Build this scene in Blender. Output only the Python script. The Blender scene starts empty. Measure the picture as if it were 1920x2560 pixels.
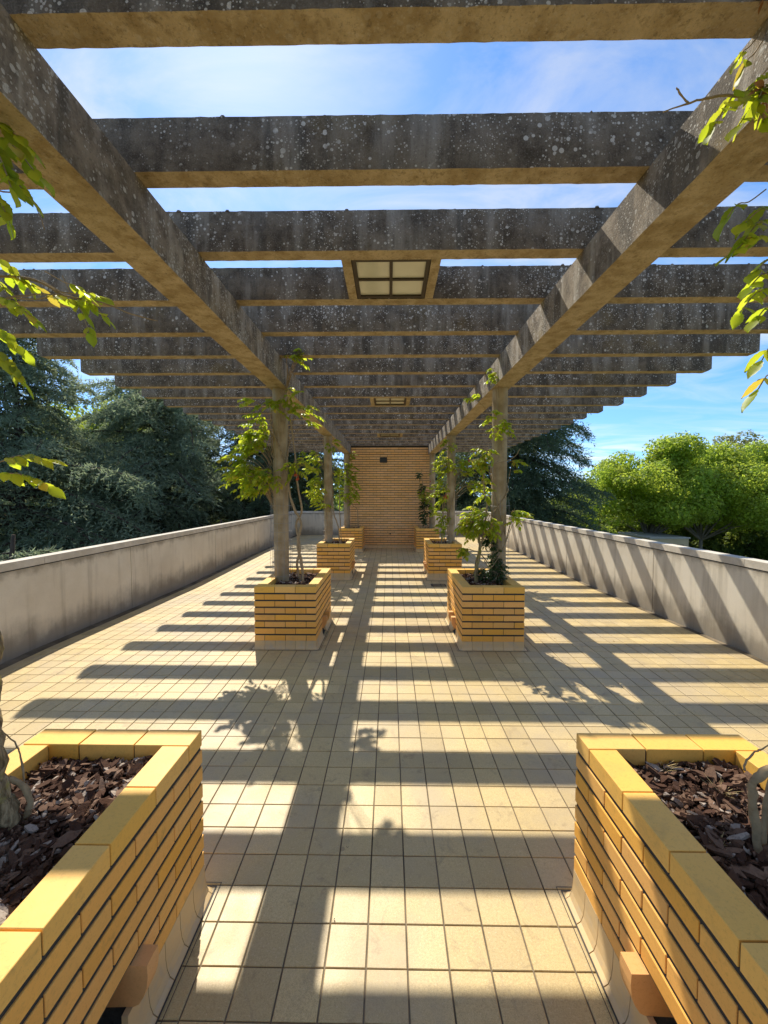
import bpy, math, random
import numpy as np
from mathutils import Vector, Matrix
rnd = random.Random(7)
R = math.radians
scene = bpy.context.scene
col = scene.collection

# ------------------------------------------------------------------ camera
cam_d = bpy.data.cameras.new('camera')
cam = bpy.data.objects.new('camera', cam_d); col.objects.link(cam)
CAM_H = 1.675
cam.location = (0, 0, CAM_H)
cam.rotation_euler = (math.pi / 2 - 0.044, 0, 0.0137)
cam_d.sensor_fit = 'HORIZONTAL'; cam_d.sensor_width = 36.0
cam_d.lens = 36.0 * 1002 / 1920
cam_d.clip_start = 0.02; cam_d.clip_end = 2000
scene.camera = cam
scene.render.resolution_x = 768; scene.render.resolution_y = 1024

# ------------------------------------------------------------------ light
SUN_DIR = Vector((-0.2935, 0.797, 1.0)).normalized()          # towards the sun
SUN_EL = math.asin(SUN_DIR.z)
SUN_AZ = math.atan2(SUN_DIR.x, SUN_DIR.y)                    # clockwise from +Y
world = bpy.data.worlds.new('World'); scene.world = world
world.use_nodes = True
wn, wl = world.node_tree.nodes, world.node_tree.links
wn.clear()
wout = wn.new('ShaderNodeOutputWorld'); wbg = wn.new('ShaderNodeBackground')
sky = wn.new('ShaderNodeTexSky'); sky.sky_type = 'NISHITA'; sky.sun_disc = False
sky.sun_elevation = SUN_EL; sky.sun_rotation = SUN_AZ
sky.altitude = 60; sky.air_density = 0.9; sky.dust_density = 0.17; sky.ozone_density = 3.0
wbg.inputs['Strength'].default_value = 0.13
# thin cirrus: streaked noise laid on a high flat layer, so it goes on all over the sky
tc = wn.new('ShaderNodeTexCoord'); sep = wn.new('ShaderNodeSeparateXYZ')
wl.new(tc.outputs['Generated'], sep.inputs[0])
def wmath(op, a, b=None, clamp=False):
    n = wn.new('ShaderNodeMath'); n.operation = op; n.use_clamp = clamp
    for i, v in enumerate((a, b)):
        if v is None: continue
        if isinstance(v, (int, float)): n.inputs[i].default_value = v
        else: wl.new(v, n.inputs[i])
    return n.outputs[0]
svc = wn.new('ShaderNodeCombineXYZ')                          # lift the lookup a little: a clear, deep horizon
wl.new(sep.outputs['X'], svc.inputs[0]); wl.new(sep.outputs['Y'], svc.inputs[1])
wl.new(wmath('ADD', wmath('MULTIPLY', sep.outputs['Z'], 0.86), 0.11), svc.inputs[2])
svn = wn.new('ShaderNodeVectorMath'); svn.operation = 'NORMALIZE'
wl.new(svc.outputs[0], svn.inputs[0]); wl.new(svn.outputs[0], sky.inputs['Vector'])
sat = wn.new('ShaderNodeHueSaturation'); sat.inputs['Saturation'].default_value = 1.22; wl.new(sky.outputs[0], sat.inputs['Color'])
zz = wmath('ADD', wmath('MAXIMUM', sep.outputs['Z'], 0.0), 0.12)
cmb = wn.new('ShaderNodeCombineXYZ')
wl.new(wmath('DIVIDE', sep.outputs['X'], zz), cmb.inputs[0])
wl.new(wmath('DIVIDE', sep.outputs['Y'], zz), cmb.inputs[1])
mp = wn.new('ShaderNodeMapping'); mp.inputs['Rotation'].default_value = (0, 0, R(35)); mp.inputs['Scale'].default_value = (1.1, 2.4, 1)
wl.new(cmb.outputs[0], mp.inputs[0])
n1 = wn.new('ShaderNodeTexNoise'); n1.inputs['Scale'].default_value = 1.3; n1.inputs['Detail'].default_value = 9
n1.inputs['Roughness'].default_value = 0.62; n1.inputs['Distortion'].default_value = 0.9
wl.new(mp.outputs[0], n1.inputs['Vector'])
n2 = wn.new('ShaderNodeTexNoise'); n2.inputs['Scale'].default_value = 0.55; n2.inputs['Detail'].default_value = 3
wl.new(cmb.outputs[0], n2.inputs['Vector'])
cl = wmath('MULTIPLY', wmath('MULTIPLY', wmath('SUBTRACT', n1.outputs['Fac'], 0.39), 4.2, True), wmath('ADD', wmath('MULTIPLY', wmath('SUBTRACT', n2.outputs['Fac'], 0.34), 2.8, True), 0.20))
cl = wmath('MULTIPLY', cl, 0.85)
wm = wn.new('ShaderNodeMix'); wm.data_type = 'RGBA'
hs = wn.new('ShaderNodeVectorMath'); hs.operation = 'MULTIPLY_ADD'
wl.new(sky.outputs[0], hs.inputs[0]); hs.inputs[1].default_value = (.55, .5, .38); hs.inputs[2].default_value = (2.75, 2.5, 2.2)
wl.new(cl, wm.inputs[0]); wl.new(sat.outputs[0], wm.inputs[6]); wl.new(hs.outputs[0], wm.inputs[7])
wl.new(wm.outputs[2], wbg.inputs['Color']); wl.new(wbg.outputs[0], wout.inputs['Surface'])

sun_d = bpy.data.lights.new('sun', 'SUN'); sun = bpy.data.objects.new('sun', sun_d); col.objects.link(sun)
sun_d.energy = 3.45; sun_d.angle = R(0.53); sun_d.color = (1.0, 0.93, 0.80)
sun.rotation_euler = (-SUN_DIR).to_track_quat('-Z', 'Y').to_euler()
sun.location = (-6, 18, 20)

vs = scene.view_settings
vs.view_transform = 'Standard'; vs.look = 'None'; vs.gamma = 1.0; vs.use_curve_mapping = False
vs.exposure = 0.90
scene.cycles.max_bounces = 8; scene.cycles.diffuse_bounces = 5; scene.cycles.transparent_max_bounces = 6

# ------------------------------------------------------------------ node helpers
class NT:
    def __init__(s, name):
        s.m = bpy.data.materials.new(name); s.m.use_nodes = True
        s.n, s.l = s.m.node_tree.nodes, s.m.node_tree.links
        s.n.clear(); s.out = s.n.new('ShaderNodeOutputMaterial')
    def node(s, t, **kw):
        n = s.n.new(t)
        for k, v in kw.items(): setattr(n, k, v)
        return n
    def set(s, inp, v):
        if hasattr(v, 'node'): s.l.new(v, inp)
        else:
            if isinstance(v, (tuple, list)) and len(v) == 3 and inp.type == 'RGBA': v = (*v, 1)
            inp.default_value = v
    def math(s, op, a, b=0.0, c=None, clamp=False):
        n = s.node('ShaderNodeMath', operation=op, use_clamp=clamp)
        s.set(n.inputs[0], a); s.set(n.inputs[1], b)
        if c is not None: s.set(n.inputs[2], c)
        return n.outputs[0]
    def mix(s, f, a, b, blend='MIX'):
        n = s.node('ShaderNodeMix', data_type='RGBA', blend_type=blend)
        s.set(n.inputs[0], f); s.set(n.inputs[6], a); s.set(n.inputs[7], b)
        return n.outputs[2]
    def ramp(s, f, lo, hi):
        n = s.node('ShaderNodeMapRange', interpolation_type='SMOOTHSTEP')
        s.set(n.inputs[0], f); s.set(n.inputs[1], lo); s.set(n.inputs[2], hi)
        return n.outputs[0]
    def noise(s, v, scale, detail=4, rough=0.55, dist=0.0):
        n = s.node('ShaderNodeTexNoise'); s.set(n.inputs['Vector'], v)
        n.inputs['Scale'].default_value = scale; n.inputs['Detail'].default_value = detail
        n.inputs['Roughness'].default_value = rough; n.inputs['Distortion'].default_value = dist
        return n.outputs['Fac']
    def voro(s, v, scale, rand=1.0):
        n = s.node('ShaderNodeTexVoronoi'); s.set(n.inputs['Vector'], v)
        n.inputs['Scale'].default_value = scale; n.inputs['Randomness'].default_value = rand
        return n
    def scaled(s, v, sc):
        n = s.node('ShaderNodeVectorMath', operation='MULTIPLY'); s.set(n.inputs[0], v); n.inputs[1].default_value = sc
        return n.outputs[0]
    def pos(s): return s.node('ShaderNodeNewGeometry').outputs['Position']
    def nrm(s):
        n = s.node('ShaderNodeSeparateXYZ'); s.l.new(s.node('ShaderNodeNewGeometry').outputs['True Normal'], n.inputs[0]); return n.outputs
    def xyz(s, v):
        n = s.node('ShaderNodeSeparateXYZ'); s.set(n.inputs[0], v); return n.outputs
    def obj(s): return s.node('ShaderNodeTexCoord').outputs['Object']
    def rand(s):
        a = s.node('ShaderNodeObjectInfo').outputs['Random']; b = s.node('ShaderNodeNewGeometry').outputs['Random Per Island']
        return s.math('FRACT', s.math('ADD', s.math('MULTIPLY', a, 7.31), b))
    def bump(s, h, strength=0.3, dist=0.01):
        n = s.node('ShaderNodeBump'); n.inputs['Strength'].default_value = strength; n.inputs['Distance'].default_value = dist
        s.set(n.inputs['Height'], h); return n.outputs[0]
    def bsdf(s, color, rough=0.8, spec=0.3, normal=None, metallic=0.0):
        b = s.node('ShaderNodeBsdfPrincipled')
        s.set(b.inputs['Base Color'], color); s.set(b.inputs['Roughness'], rough)
        b.inputs['Specular IOR Level'].default_value = spec; b.inputs['Metallic'].default_value = metallic
        if normal is not None: s.l.new(normal, b.inputs['Normal'])
        return b.outputs[0]
    def done(s, sh): s.l.new(sh, s.out.inputs['Surface']); return s.m
    def hsv(s, c, h=0.5, sat=1.0, v=1.0):
        n = s.node('ShaderNodeHueSaturation'); s.set(n.inputs['Color'], c); s.set(n.inputs['Hue'], h); s.set(n.inputs['Saturation'], sat); s.set(n.inputs['Value'], v)
        return n.outputs[0]

M = {}
def mat_beam(key='beam', k=1.0):
    t = NT('weathered_concrete'); p = t.pos(); nz = t.nrm()[2]
    big = t.noise(p, 1.7, 5, 0.6); mid = t.noise(p, 9, 5, 0.65); fine = t.noise(p, 140, 3, 0.7)
    streak = t.noise(t.scaled(p, (9, 9, 1.1)), 1.0, 5, 0.6)
    dark = t.mix(t.ramp(mid, .28, .7), (.075, .060, .044), (.22, .182, .135))
    dark = t.mix(t.ramp(streak, .45, .74), dark, (.32, .29, .24))
    dark = t.mix(t.math('MULTIPLY', t.ramp(t.noise(t.scaled(p, (6, 6, .9)), 1.3, 4, .6), .5, .66), .7), dark, (.065, .058, .048))
    dark = t.mix(t.math('MULTIPLY', t.ramp(big, .56, .72), .5), dark, (.20, .145, .055))
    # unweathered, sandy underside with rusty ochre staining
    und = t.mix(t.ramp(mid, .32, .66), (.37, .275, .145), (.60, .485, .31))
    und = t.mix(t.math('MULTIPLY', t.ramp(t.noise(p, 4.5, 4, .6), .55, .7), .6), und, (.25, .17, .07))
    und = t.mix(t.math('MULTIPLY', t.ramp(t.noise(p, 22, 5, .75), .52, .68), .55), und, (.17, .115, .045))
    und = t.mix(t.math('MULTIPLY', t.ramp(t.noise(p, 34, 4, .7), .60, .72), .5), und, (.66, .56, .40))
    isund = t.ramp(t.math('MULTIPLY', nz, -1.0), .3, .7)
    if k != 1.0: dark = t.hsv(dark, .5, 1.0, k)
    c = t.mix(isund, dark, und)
    # lichen discs
    for sc, lo, hi, seed in ((30, .10, .30, 0.0), (46, .12, .30, 4.7), (70, .1, .3, 9.1), (95, .1, .3, 2.3)):
        off = t.node('ShaderNodeVectorMath', operation='ADD'); t.set(off.inputs[0], p); off.inputs[1].default_value = (seed, seed * .7, seed * 1.3)
        v = t.voro(off.outputs[0], sc)
        r = t.math('MULTIPLY', t.math('SUBTRACT', t.xyz(v.outputs['Color'])[0], .42, clamp=True), .70)
        m = t.math('LESS_THAN', t.math('ADD', v.outputs['Distance'], t.math('MULTIPLY', t.math('SUBTRACT', fine, .5), .10)), r)
        m = t.math('MULTIPLY', m, t.ramp(t.noise(off.outputs[0], 2.6, 4, .7), .46, .58))
        m = t.math('MULTIPLY', m, t.math('SUBTRACT', 1.0, t.math('MULTIPLY', isund, .8)))
        c = t.mix(t.math('MULTIPLY', m, .9), c, (.66, .63, .56))
    c = t.mix(t.math('MULTIPLY', t.ramp(fine, .45, .72), .38), c, (.34, .31, .26))
    c = t.mix(t.math('MULTIPLY', t.ramp(t.noise(p, 75, 3, .7), .55, .7), .4), c, (.05, .042, .032))
    h = t.math('ADD', t.math('MULTIPLY', mid, .6), t.math('MULTIPLY', fine, .5))
    M[key] = t.done(t.bsdf(c, .93, .15, t.bump(h, .8, .014)))
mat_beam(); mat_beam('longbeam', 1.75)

def mat_column():
    t = NT('column_concrete'); p = t.pos()
    board = t.noise(t.scaled(p, (30, 30, .8)), 1.0, 3, .6); mid = t.noise(p, 6, 5, .6); fine = t.noise(p, 150, 3, .7)
    c = t.mix(t.ramp(mid, .3, .7), (.32, .235, .125), (.50, .39, .24))
    c = t.mix(t.math('MULTIPLY', t.ramp(board, .45, .7), .5), c, (.40, .36, .28))
    c = t.mix(t.math('MULTIPLY', t.ramp(fine, .5, .8), .3), c, (.12, .10, .07))
    M['column'] = t.done(t.bsdf(c, .92, .15, t.bump(t.math('ADD', board, fine), .3, .006)))
mat_column()

def mat_parapet():
    t = NT('rendered_parapet'); p = t.pos(); z = t.xyz(p)[2]
    big = t.noise(p, 1.1, 5, .6); mid = t.noise(p, 5, 6, .62); fine = t.noise(p, 90, 4, .7)
    streak = t.noise(t.scaled(p, (7, 7, .55)), 1.0, 5, .6)
    c = t.mix(t.ramp(big, .32, .68), (.66, .585, .455), (.77, .70, .565))
    c = t.mix(t.math('MULTIPLY', t.ramp(streak, .5, .75), .45), c, (.30, .255, .185))
    # tide of damp dirt along the foot, with an uneven edge of its own
    edge = t.math('ADD', t.math('MULTIPLY', t.noise(p, 2.2, 5, .65), .62), t.math('MULTIPLY', streak, .25))
    low = t.ramp(t.math('SUBTRACT', edge, z), .02, .38)
    c = t.mix(t.math('MULTIPLY', low, .68), c, (.13, .11, .085))
    top = t.math('MULTIPLY', t.ramp(t.math('ADD', z, t.math('MULTIPLY', mid, .28)), .93, 1.06), t.math('LESS_THAN', z, .893))
    c = t.mix(t.math('MULTIPLY', top, .65), c, (.20, .165, .115))
    c = t.mix(t.math('MULTIPLY', t.ramp(fine, .5, .8), .22), c, (.25, .22, .17))
    M['parapet'] = t.done(t.bsdf(c, .92, .15, t.bump(t.math('ADD', mid, fine), .25, .006)))
    t = NT('coping_concrete'); p = t.pos()
    c = t.mix(t.ramp(t.noise(p, 7, 5, .6), .35, .7), (.56, .505, .41), (.68, .62, .52))
    c = t.mix(t.math('MULTIPLY', t.ramp(t.noise(p, 120, 3, .7), .5, .8), .3), c, (.28, .25, .20))
    M['coping'] = t.done(t.bsdf(c, .9, .15, t.bump(t.noise(p, 80, 4, .7), .2, .005)))
mat_parapet()

def mat_ceramic():
    def brick(name, a, b, rough, spec):
        t = NT(name); p = t.pos(); r = t.rand()
        c = t.mix(r, a, b)
        c = t.hsv(c, .5, t.math('ADD', .93, t.math('MULTIPLY', t.math('FRACT', t.math('MULTIPLY', r, 5.7)), .09)), t.math('ADD', .92, t.math('MULTIPLY', t.math('FRACT', t.math('MULTIPLY', r, 13.3)), .14)))
        sp = t.noise(p, 260, 2, .6); c = t.mix(t.math('MULTIPLY', t.ramp(sp, .62, .75), .35), c, (.26, .12, .03))
        s2 = t.noise(p, 95, 3, .75); c = t.mix(t.math('MULTIPLY', t.ramp(s2, .5, .68), .22), c, (.50, .22, .04))
        big_ = t.noise(p, 4.5, 5, .7); c = t.mix(t.math('MULTIPLY', t.ramp(big_, .54, .72), .22), c, (.42, .25, .09))
        dirt = t.noise(p, 16, 5, .65); c = t.mix(t.math('MULTIPLY', t.ramp(dirt, .6, .78), .4), c, (.22, .14, .06))
        lime = t.noise(t.scaled(p, (1, 1, 1)), 7, 5, .7); c = t.mix(t.math('MULTIPLY', t.ramp(lime, .6, .8), .2), c, (.62, .46, .28))
        rg = t.math('ADD', rough, t.math('MULTIPLY', dirt, .2))
        return t.done(t.bsdf(c, rg, spec, t.bump(t.math('ADD', dirt, t.math('MULTIPLY', sp, .4)), .12, .004)))
    M['brick'] = brick('tan_orange_brick', (.88, .445, .07), (.90, .445, .09), .5, .35)
    M['cap'] = brick('yellow_cap_brick', (.89, .49, .08), (.91, .51, .095), .42, .4)
    M['wallbrick'] = brick('end_wall_brick', (.86, .50, .19), (.90, .54, .23), .55, .3)
    M['spout'] = brick('terracotta_spout', (.72, .36, .10), (.76, .39, .13), .5, .35)
    t = NT('skirting_ceramic'); p = t.pos(); r = t.rand()
    c = t.mix(r, (.62, .44, .215), (.66, .47, .24))
    c = t.mix(t.math('MULTIPLY', t.ramp(t.noise(p, 14, 5, .65), .45, .75), .6), c, (.46, .39, .29))
    M['skirting'] = t.done(t.bsdf(c, .5, .35, t.bump(t.noise(p, 60, 3, .6), .1, .004)))
    t = NT('dark_mortar'); p = t.pos()
    c = t.mix(t.noise(p, 60, 4, .7), (.03, .031, .029), (.085, .083, .075))
    M['mortar'] = t.done(t.bsdf(c, .95, .1, t.bump(t.noise(p, 200, 3, .7), .5, .004)))
mat_ceramic()

def mat_floor():
    t = NT('floor_tile_stoneware'); p = t.pos(); r = t.rand()
    c = t.mix(r, (.61, .462, .205), (.665, .512, .245))
    c = t.hsv(c, .5, 1.0, t.math('ADD', .84, t.math('MULTIPLY', t.math('FRACT', t.math('MULTIPLY', r, 9.1)), .22)))
    sp = t.noise(p, 330, 2, .7); c = t.mix(t.math('MULTIPLY', t.ramp(sp, .46, .64), .6), c, (.40, .265, .11))
    g2 = t.noise(p, 120, 3, .75); c = t.mix(t.math('MULTIPLY', t.ramp(g2, .47, .66), .42), c, (.40, .27, .12))
    g3 = t.noise(p, 150, 2, .7); c = t.mix(t.math('MULTIPLY', t.ramp(g3, .58, .72), .35), c, (.86, .72, .48))
    st = t.noise(t.scaled(p, (1.0, .8, 1)), 3.6, 6, .72, .8); c = t.mix(t.math('MULTIPLY', t.ramp(st, .54, .70), .5), c, (.31, .225, .13))
    wear = t.noise(p, 1.3, 6, .65); c = t.mix(t.math('MULTIPLY', t.ramp(wear, .42, .68), .62), c, (.42, .335, .22))
    c = t.mix(t.math('MULTIPLY', t.ramp(t.noise(p, .55, 4, .6), .5, .68), .35), c, (.34, .28, .19))
    blot = t.noise(p, 11, 5, .7, .6); c = t.mix(t.math('MULTIPLY', t.ramp(blot, .56, .72), .5), c, (.27, .19, .10))
    v = t.voro(p, 4.2); spot = t.math('LESS_THAN', t.math('ADD', v.outputs['Distance'], t.math('MULTIPLY', sp, .03)), t.math('MULTIPLY', t.math('SUBTRACT', t.xyz(v.outputs['Color'])[1], .62, clamp=True), .34))
    c = t.mix(t.math('MULTIPLY', spot, .55), c, (.24, .165, .09))
    rg = t.math('ADD', .34, t.math('MULTIPLY', t.noise(p, 5, 4, .6), .3))
    M['tile'] = t.done(t.bsdf(c, rg, .42, t.bump(t.math('ADD', sp, t.math('MULTIPLY', blot, .5)), .12, .003)))
    t = NT('grout'); p = t.pos()
    c = t.mix(t.ramp(t.noise(p, 3, 5, .65), .3, .7), (.10, .08, .055), (.27, .215, .145))
    M['grout'] = t.done(t.bsdf(c, .95, .1, t.bump(t.noise(p, 160, 3, .7), .6, .004)))
mat_floor()

def simple(name, color, rough=.7, spec=.3, metallic=0., var=.0, scale=40):
    t = NT(name); p = t.pos()
    c = color
    if var: c = t.mix(t.noise(p, scale, 4, .6), tuple(x * (1 - var) for x in color), tuple(min(1, x * (1 + var)) for x in color))
    return t.done(t.bsdf(c, rough, spec, None, metallic))
M['bronze'] = simple('dark_bronze_frame', (.065, .05, .035), .45, .4, .3, .2)
M['wire'] = simple('galvanised_wire', (.30, .29, .27), .5, .5, .7)
M['iron'] = simple('cast_iron', (.05, .048, .045), .6, .3, .4, .3)
M['black'] = simple('black_rubber_seal', (.075, .068, .06), .7, .2, 0, .3)
M['slate'] = simple('dark_plaque', (.042, .042, .038), .55, .35, 0, .5, 25)
M['soil'] = simple('soil', (.030, .022, .016), .95, .1, 0, .5, 60)
M['dry'] = simple('dry_leaf', (.42, .20, .07), .7, .2, 0, .5, 30)
M['straw'] = simple('dry_grass_straw', (.55, .42, .20), .75, .2, 0, .3, 30)
M['rope'] = simple('vine_wood', (.34, .25, .14), .85, .15, 0, .55, 45)
M['trunk'] = simple('tree_bark', (.085, .066, .05), .95, .1, 0, .5, 6)
M['palebark'] = simple('pale_tree_bark', (.19, .16, .12), .95, .1, 0, .45, 4)
M['lowwall'] = simple('low_building_render', (.50, .39, .24), .9, .1, 0, .25, 2)
M['lowroof'] = simple('low_building_roof', (.42, .40, .36), .9, .1, 0, .25, 3)
M['darkglass'] = simple('dark_window', (.02, .02, .02), .2, .5)
M['path'] = simple('gravel_path', (.55, .52, .46), .95, .1, 0, .2, 8)
M['flower'] = simple('orange_red_petal', (.50, .10, .035), .6, .2, 0, .2, 60)

def mat_vinebark():
    t = NT('vine_bark'); p = t.pos()
    gr = t.noise(t.scaled(p, (60, 60, 9)), 1.0, 4, .7); c = t.mix(t.ramp(gr, .35, .65), (.12, .085, .045), (.42, .32, .18))
    c = t.mix(t.math('MULTIPLY', t.ramp(t.noise(p, 14, 4, .6), .5, .65), .7), c, (.34, .30, .06))
    M['vinebark'] = t.done(t.bsdf(c, .92, .1, t.bump(gr, .9, .01)))
mat_vinebark()
def mat_pane():
    t = NT('frosted_light_pane'); p = t.pos()
    c = t.mix(t.noise(p, 9, 4, .6), (.62, .62, .50), (.74, .74, .60))
    M['pane'] = t.done(t.bsdf(c, .10, .75))
mat_pane()

def mat_bark_chip():
    t = NT('bark_chip'); p = t.pos(); r = t.rand()
    c = t.mix(t.ramp(r, .35, .95), (.075, .038, .024), (.24, .15, .10))
    c = t.mix(t.math('GREATER_THAN', r, .86), c, (.40, .33, .27))
    g = t.noise(p, 110, 4, .7); c = t.mix(t.math('MULTIPLY', t.ramp(g, .48, .72), .55), c, (.045, .026, .018))
    M['chip'] = t.done(t.bsdf(c, .9, .15, t.bump(g, .6, .006)))
mat_bark_chip()

def leafmat(key, name, a, b, tr_a, tr_b, tr=.45, rough=.5, spec=.3, old=None, clump=.9):
    t = NT(name); r = t.rand(); r2 = t.math('FRACT', t.math('MULTIPLY', r, 17.7))
    c = t.mix(r, a, b); k = t.mix(r, tr_a, tr_b)
    if old:
        f = t.math('GREATER_THAN', r2, old[0]); c = t.mix(f, c, old[1]); k = t.mix(f, k, old[1])
    cl_ = t.math('MULTIPLY', t.noise(t.pos(), clump, 3, .6), 1.1)
    val = t.math('ADD', t.math('ADD', .22, cl_), t.math('MULTIPLY', r2, .45))
    hue = t.math('ADD', .478, t.math('MULTIPLY', t.noise(t.pos(), clump * .6, 2, .5), .044))
    c = t.hsv(c, hue, 1.0, val); k = t.hsv(k, hue, 1.0, val)
    d = t.bsdf(c, rough, spec)
    tl = t.node('ShaderNodeBsdfTranslucent'); t.set(tl.inputs[0], k)
    mx = t.node('ShaderNodeMixShader'); mx.inputs[0].default_value = tr
    t.l.new(d, mx.inputs[1]); t.l.new(tl.outputs[0], mx.inputs[2])
    M[key] = t.done(mx.outputs[0])
leafmat('leaf', 'vine_leaf', (.10, .18, .022), (.16, .24, .03), (.56, .70, .03), (.72, .76, .05), .6, .42, .35, (.95, (.50, .40, .05)))
leafmat('ivy', 'ivy_leaf', (.030, .065, .018), (.05, .09, .025), (.08, .16, .02), (.12, .2, .03), .25, .4, .4)
leafmat('cedar', 'blue_cedar_needle', (.15, .20, .125), (.25, .29, .185), (.30, .38, .21), (.40, .46, .27), .42, .6, .2)
leafmat('backlitcedar', 'backlit_cedar_needle', (.07, .105, .06), (.13, .17, .095), (.14, .20, .09), (.20, .27, .12), .35, .6, .2)  # backlit darkness of these cedars is put into the needle colour
leafmat('green', 'bright_tree_leaf', (.18, .26, .035), (.27, .34, .05), (.50, .64, .06), (.62, .70, .09), .55, .5, .25)
leafmat('shrub', 'shrub_leaf', (.14, .20, .03), (.20, .26, .04), (.42, .54, .05), (.52, .60, .08), .5, .5, .25)
leafmat('pale', 'pale_tree_leaf', (.19, .21, .08), (.28, .27, .12), (.34, .38, .12), (.42, .42, .16), .4, .5, .25)
leafmat('wood', 'far_wood_leaf', (.07, .105, .025), (.12, .16, .035), (.22, .30, .04), (.32, .38, .06), .45, .6, .2)

def mat_ground():
    t = NT('park_grass'); p = t.pos()
    c = t.mix(t.ramp(t.noise(p, .35, 6, .65), .3, .7), (.045, .065, .018), (.12, .15, .04))
    c = t.mix(t.math('MULTIPLY', t.ramp(t.noise(p, 2.5, 5, .7), .5, .75), .6), c, (.16, .13, .07))
    M['ground'] = t.done(t.bsdf(c, .95, .1, t.bump(t.noise(p, 20, 4, .7), .6, .05)))
mat_ground()

# ------------------------------------------------------------------ mesh helpers
def mesh_np(name, V, F):
    V = np.asarray(V, np.float32); F = np.asarray(F, np.int32)
    me = bpy.data.meshes.new(name); n, k = F.shape
    me.vertices.add(len(V)); me.vertices.foreach_set('co', V.ravel())
    me.loops.add(n * k); me.loops.foreach_set('vertex_index', F.ravel())
    me.polygons.add(n); me.polygons.foreach_set('loop_start', np.arange(0, n * k, k, dtype=np.int32))
    me.polygons.foreach_set('loop_total', np.full(n, k, np.int32))
    me.polygons.foreach_set('use_smooth', np.zeros(n, bool))
    me.update(calc_edges=True)
    return me

class MB:
    def __init__(s): s.v = []; s.f = []
    def quad(s, a, b, c, d):
        i = len(s.v); s.v += [a, b, c, d]; s.f.append((i, i + 1, i + 2, i + 3))
    def box(s, x0, x1, y0, y1, z0, z1):
        i = len(s.v)
        s.v += [(x0, y0, z0), (x1, y0, z0), (x1, y1, z0), (x0, y1, z0), (x0, y0, z1), (x1, y0, z1), (x1, y1, z1), (x0, y1, z1)]
        s.f += [(i, i + 3, i + 2, i + 1), (i + 4, i + 5, i + 6, i + 7), (i, i + 1, i + 5, i + 4), (i + 1, i + 2, i + 6, i + 5), (i + 2, i + 3, i + 7, i + 6), (i + 3, i, i + 4, i + 7)]
    def prism(s, prof, axis, a, b):
        """closed profile (list of 2-tuples, ccw) extruded along axis x or y"""
        i = len(s.v); n = len(prof)
        for t in (a, b):
            for u, w in prof: s.v.append((t, u, w) if axis == 'x' else (u, t, w))
        for k in range(n): s.f.append((i + k, i + (k + 1) % n, i + n + (k + 1) % n, i + n + k))
        s.f.append(tuple(i + n - 1 - k for k in range(n))); s.f.append(tuple(i + n + k for k in range(n)))
    def tube(s, pts, rad, n=6, cap=True):
        pts = [Vector(p) for p in pts]; m = len(pts)
        if not hasattr(rad, '__len__'): rad = [rad] * m
        i = len(s.v); up = Vector((0.31, .17, .93))
        for k, p in enumerate(pts):
            d = (pts[min(k + 1, m - 1)] - pts[max(k - 1, 0)]); d = d.normalized() if d.length > 1e-9 else Vector((0, 0, 1))
            a = d.cross(up)
            if a.length < .05: a = d.cross(Vector((1, 0, 0)))
            a.normalize(); b = d.cross(a)
            for q in range(n):
                t = 2 * math.pi * q / n
                s.v.append(tuple(p + (a * math.cos(t) + b * math.sin(t)) * rad[k]))
        for k in range(m - 1):
            for q in range(n):
                s.f.append((i + k * n + q, i + k * n + (q + 1) % n, i + (k + 1) * n + (q + 1) % n, i + (k + 1) * n + q))
        if cap:
            s.f.append(tuple(i + n - 1 - q for q in range(n))); s.f.append(tuple(i + (m - 1) * n + q for q in range(n)))
    def mesh(s, name, smooth=False):
        me = bpy.data.meshes.new(name); me.from_pydata([tuple(v) for v in s.v], [], s.f); me.update()
        if smooth: me.polygons.foreach_set('use_smooth', [True] * len(me.polygons))
        return me

_mv = {}
def add(name, me, mat=None, parent=None, loc=None, rot=None, kind=None):
    if me is not None and mat is not None:
        if not me.materials: me.materials.append(M[mat])
        elif me.materials[0] != M[mat]:                       # same shape, other material
            key = (me.name, mat)
            if key not in _mv:
                _mv[key] = me.copy(); _mv[key].materials.clear(); _mv[key].materials.append(M[mat])
            me = _mv[key]
    o = bpy.data.objects.new(name, me); col.objects.link(o)
    if parent is not None: o.parent = parent
    if loc is not None: o.location = loc
    if rot is not None: o.rotation_euler = rot
    if kind: o['kind'] = kind
    return o
def tag(o, label=None, cat=None, group=None, kind=None):
    if label: o['label'] = label
    if cat: o['category'] = cat
    if group: o['group'] = group
    if kind: o['kind'] = kind
    return o
def empty(name, loc=(0, 0, 0)):
    o = bpy.data.objects.new(name, None); col.objects.link(o); o.location = loc; o.empty_display_size = .2
    return o

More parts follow.
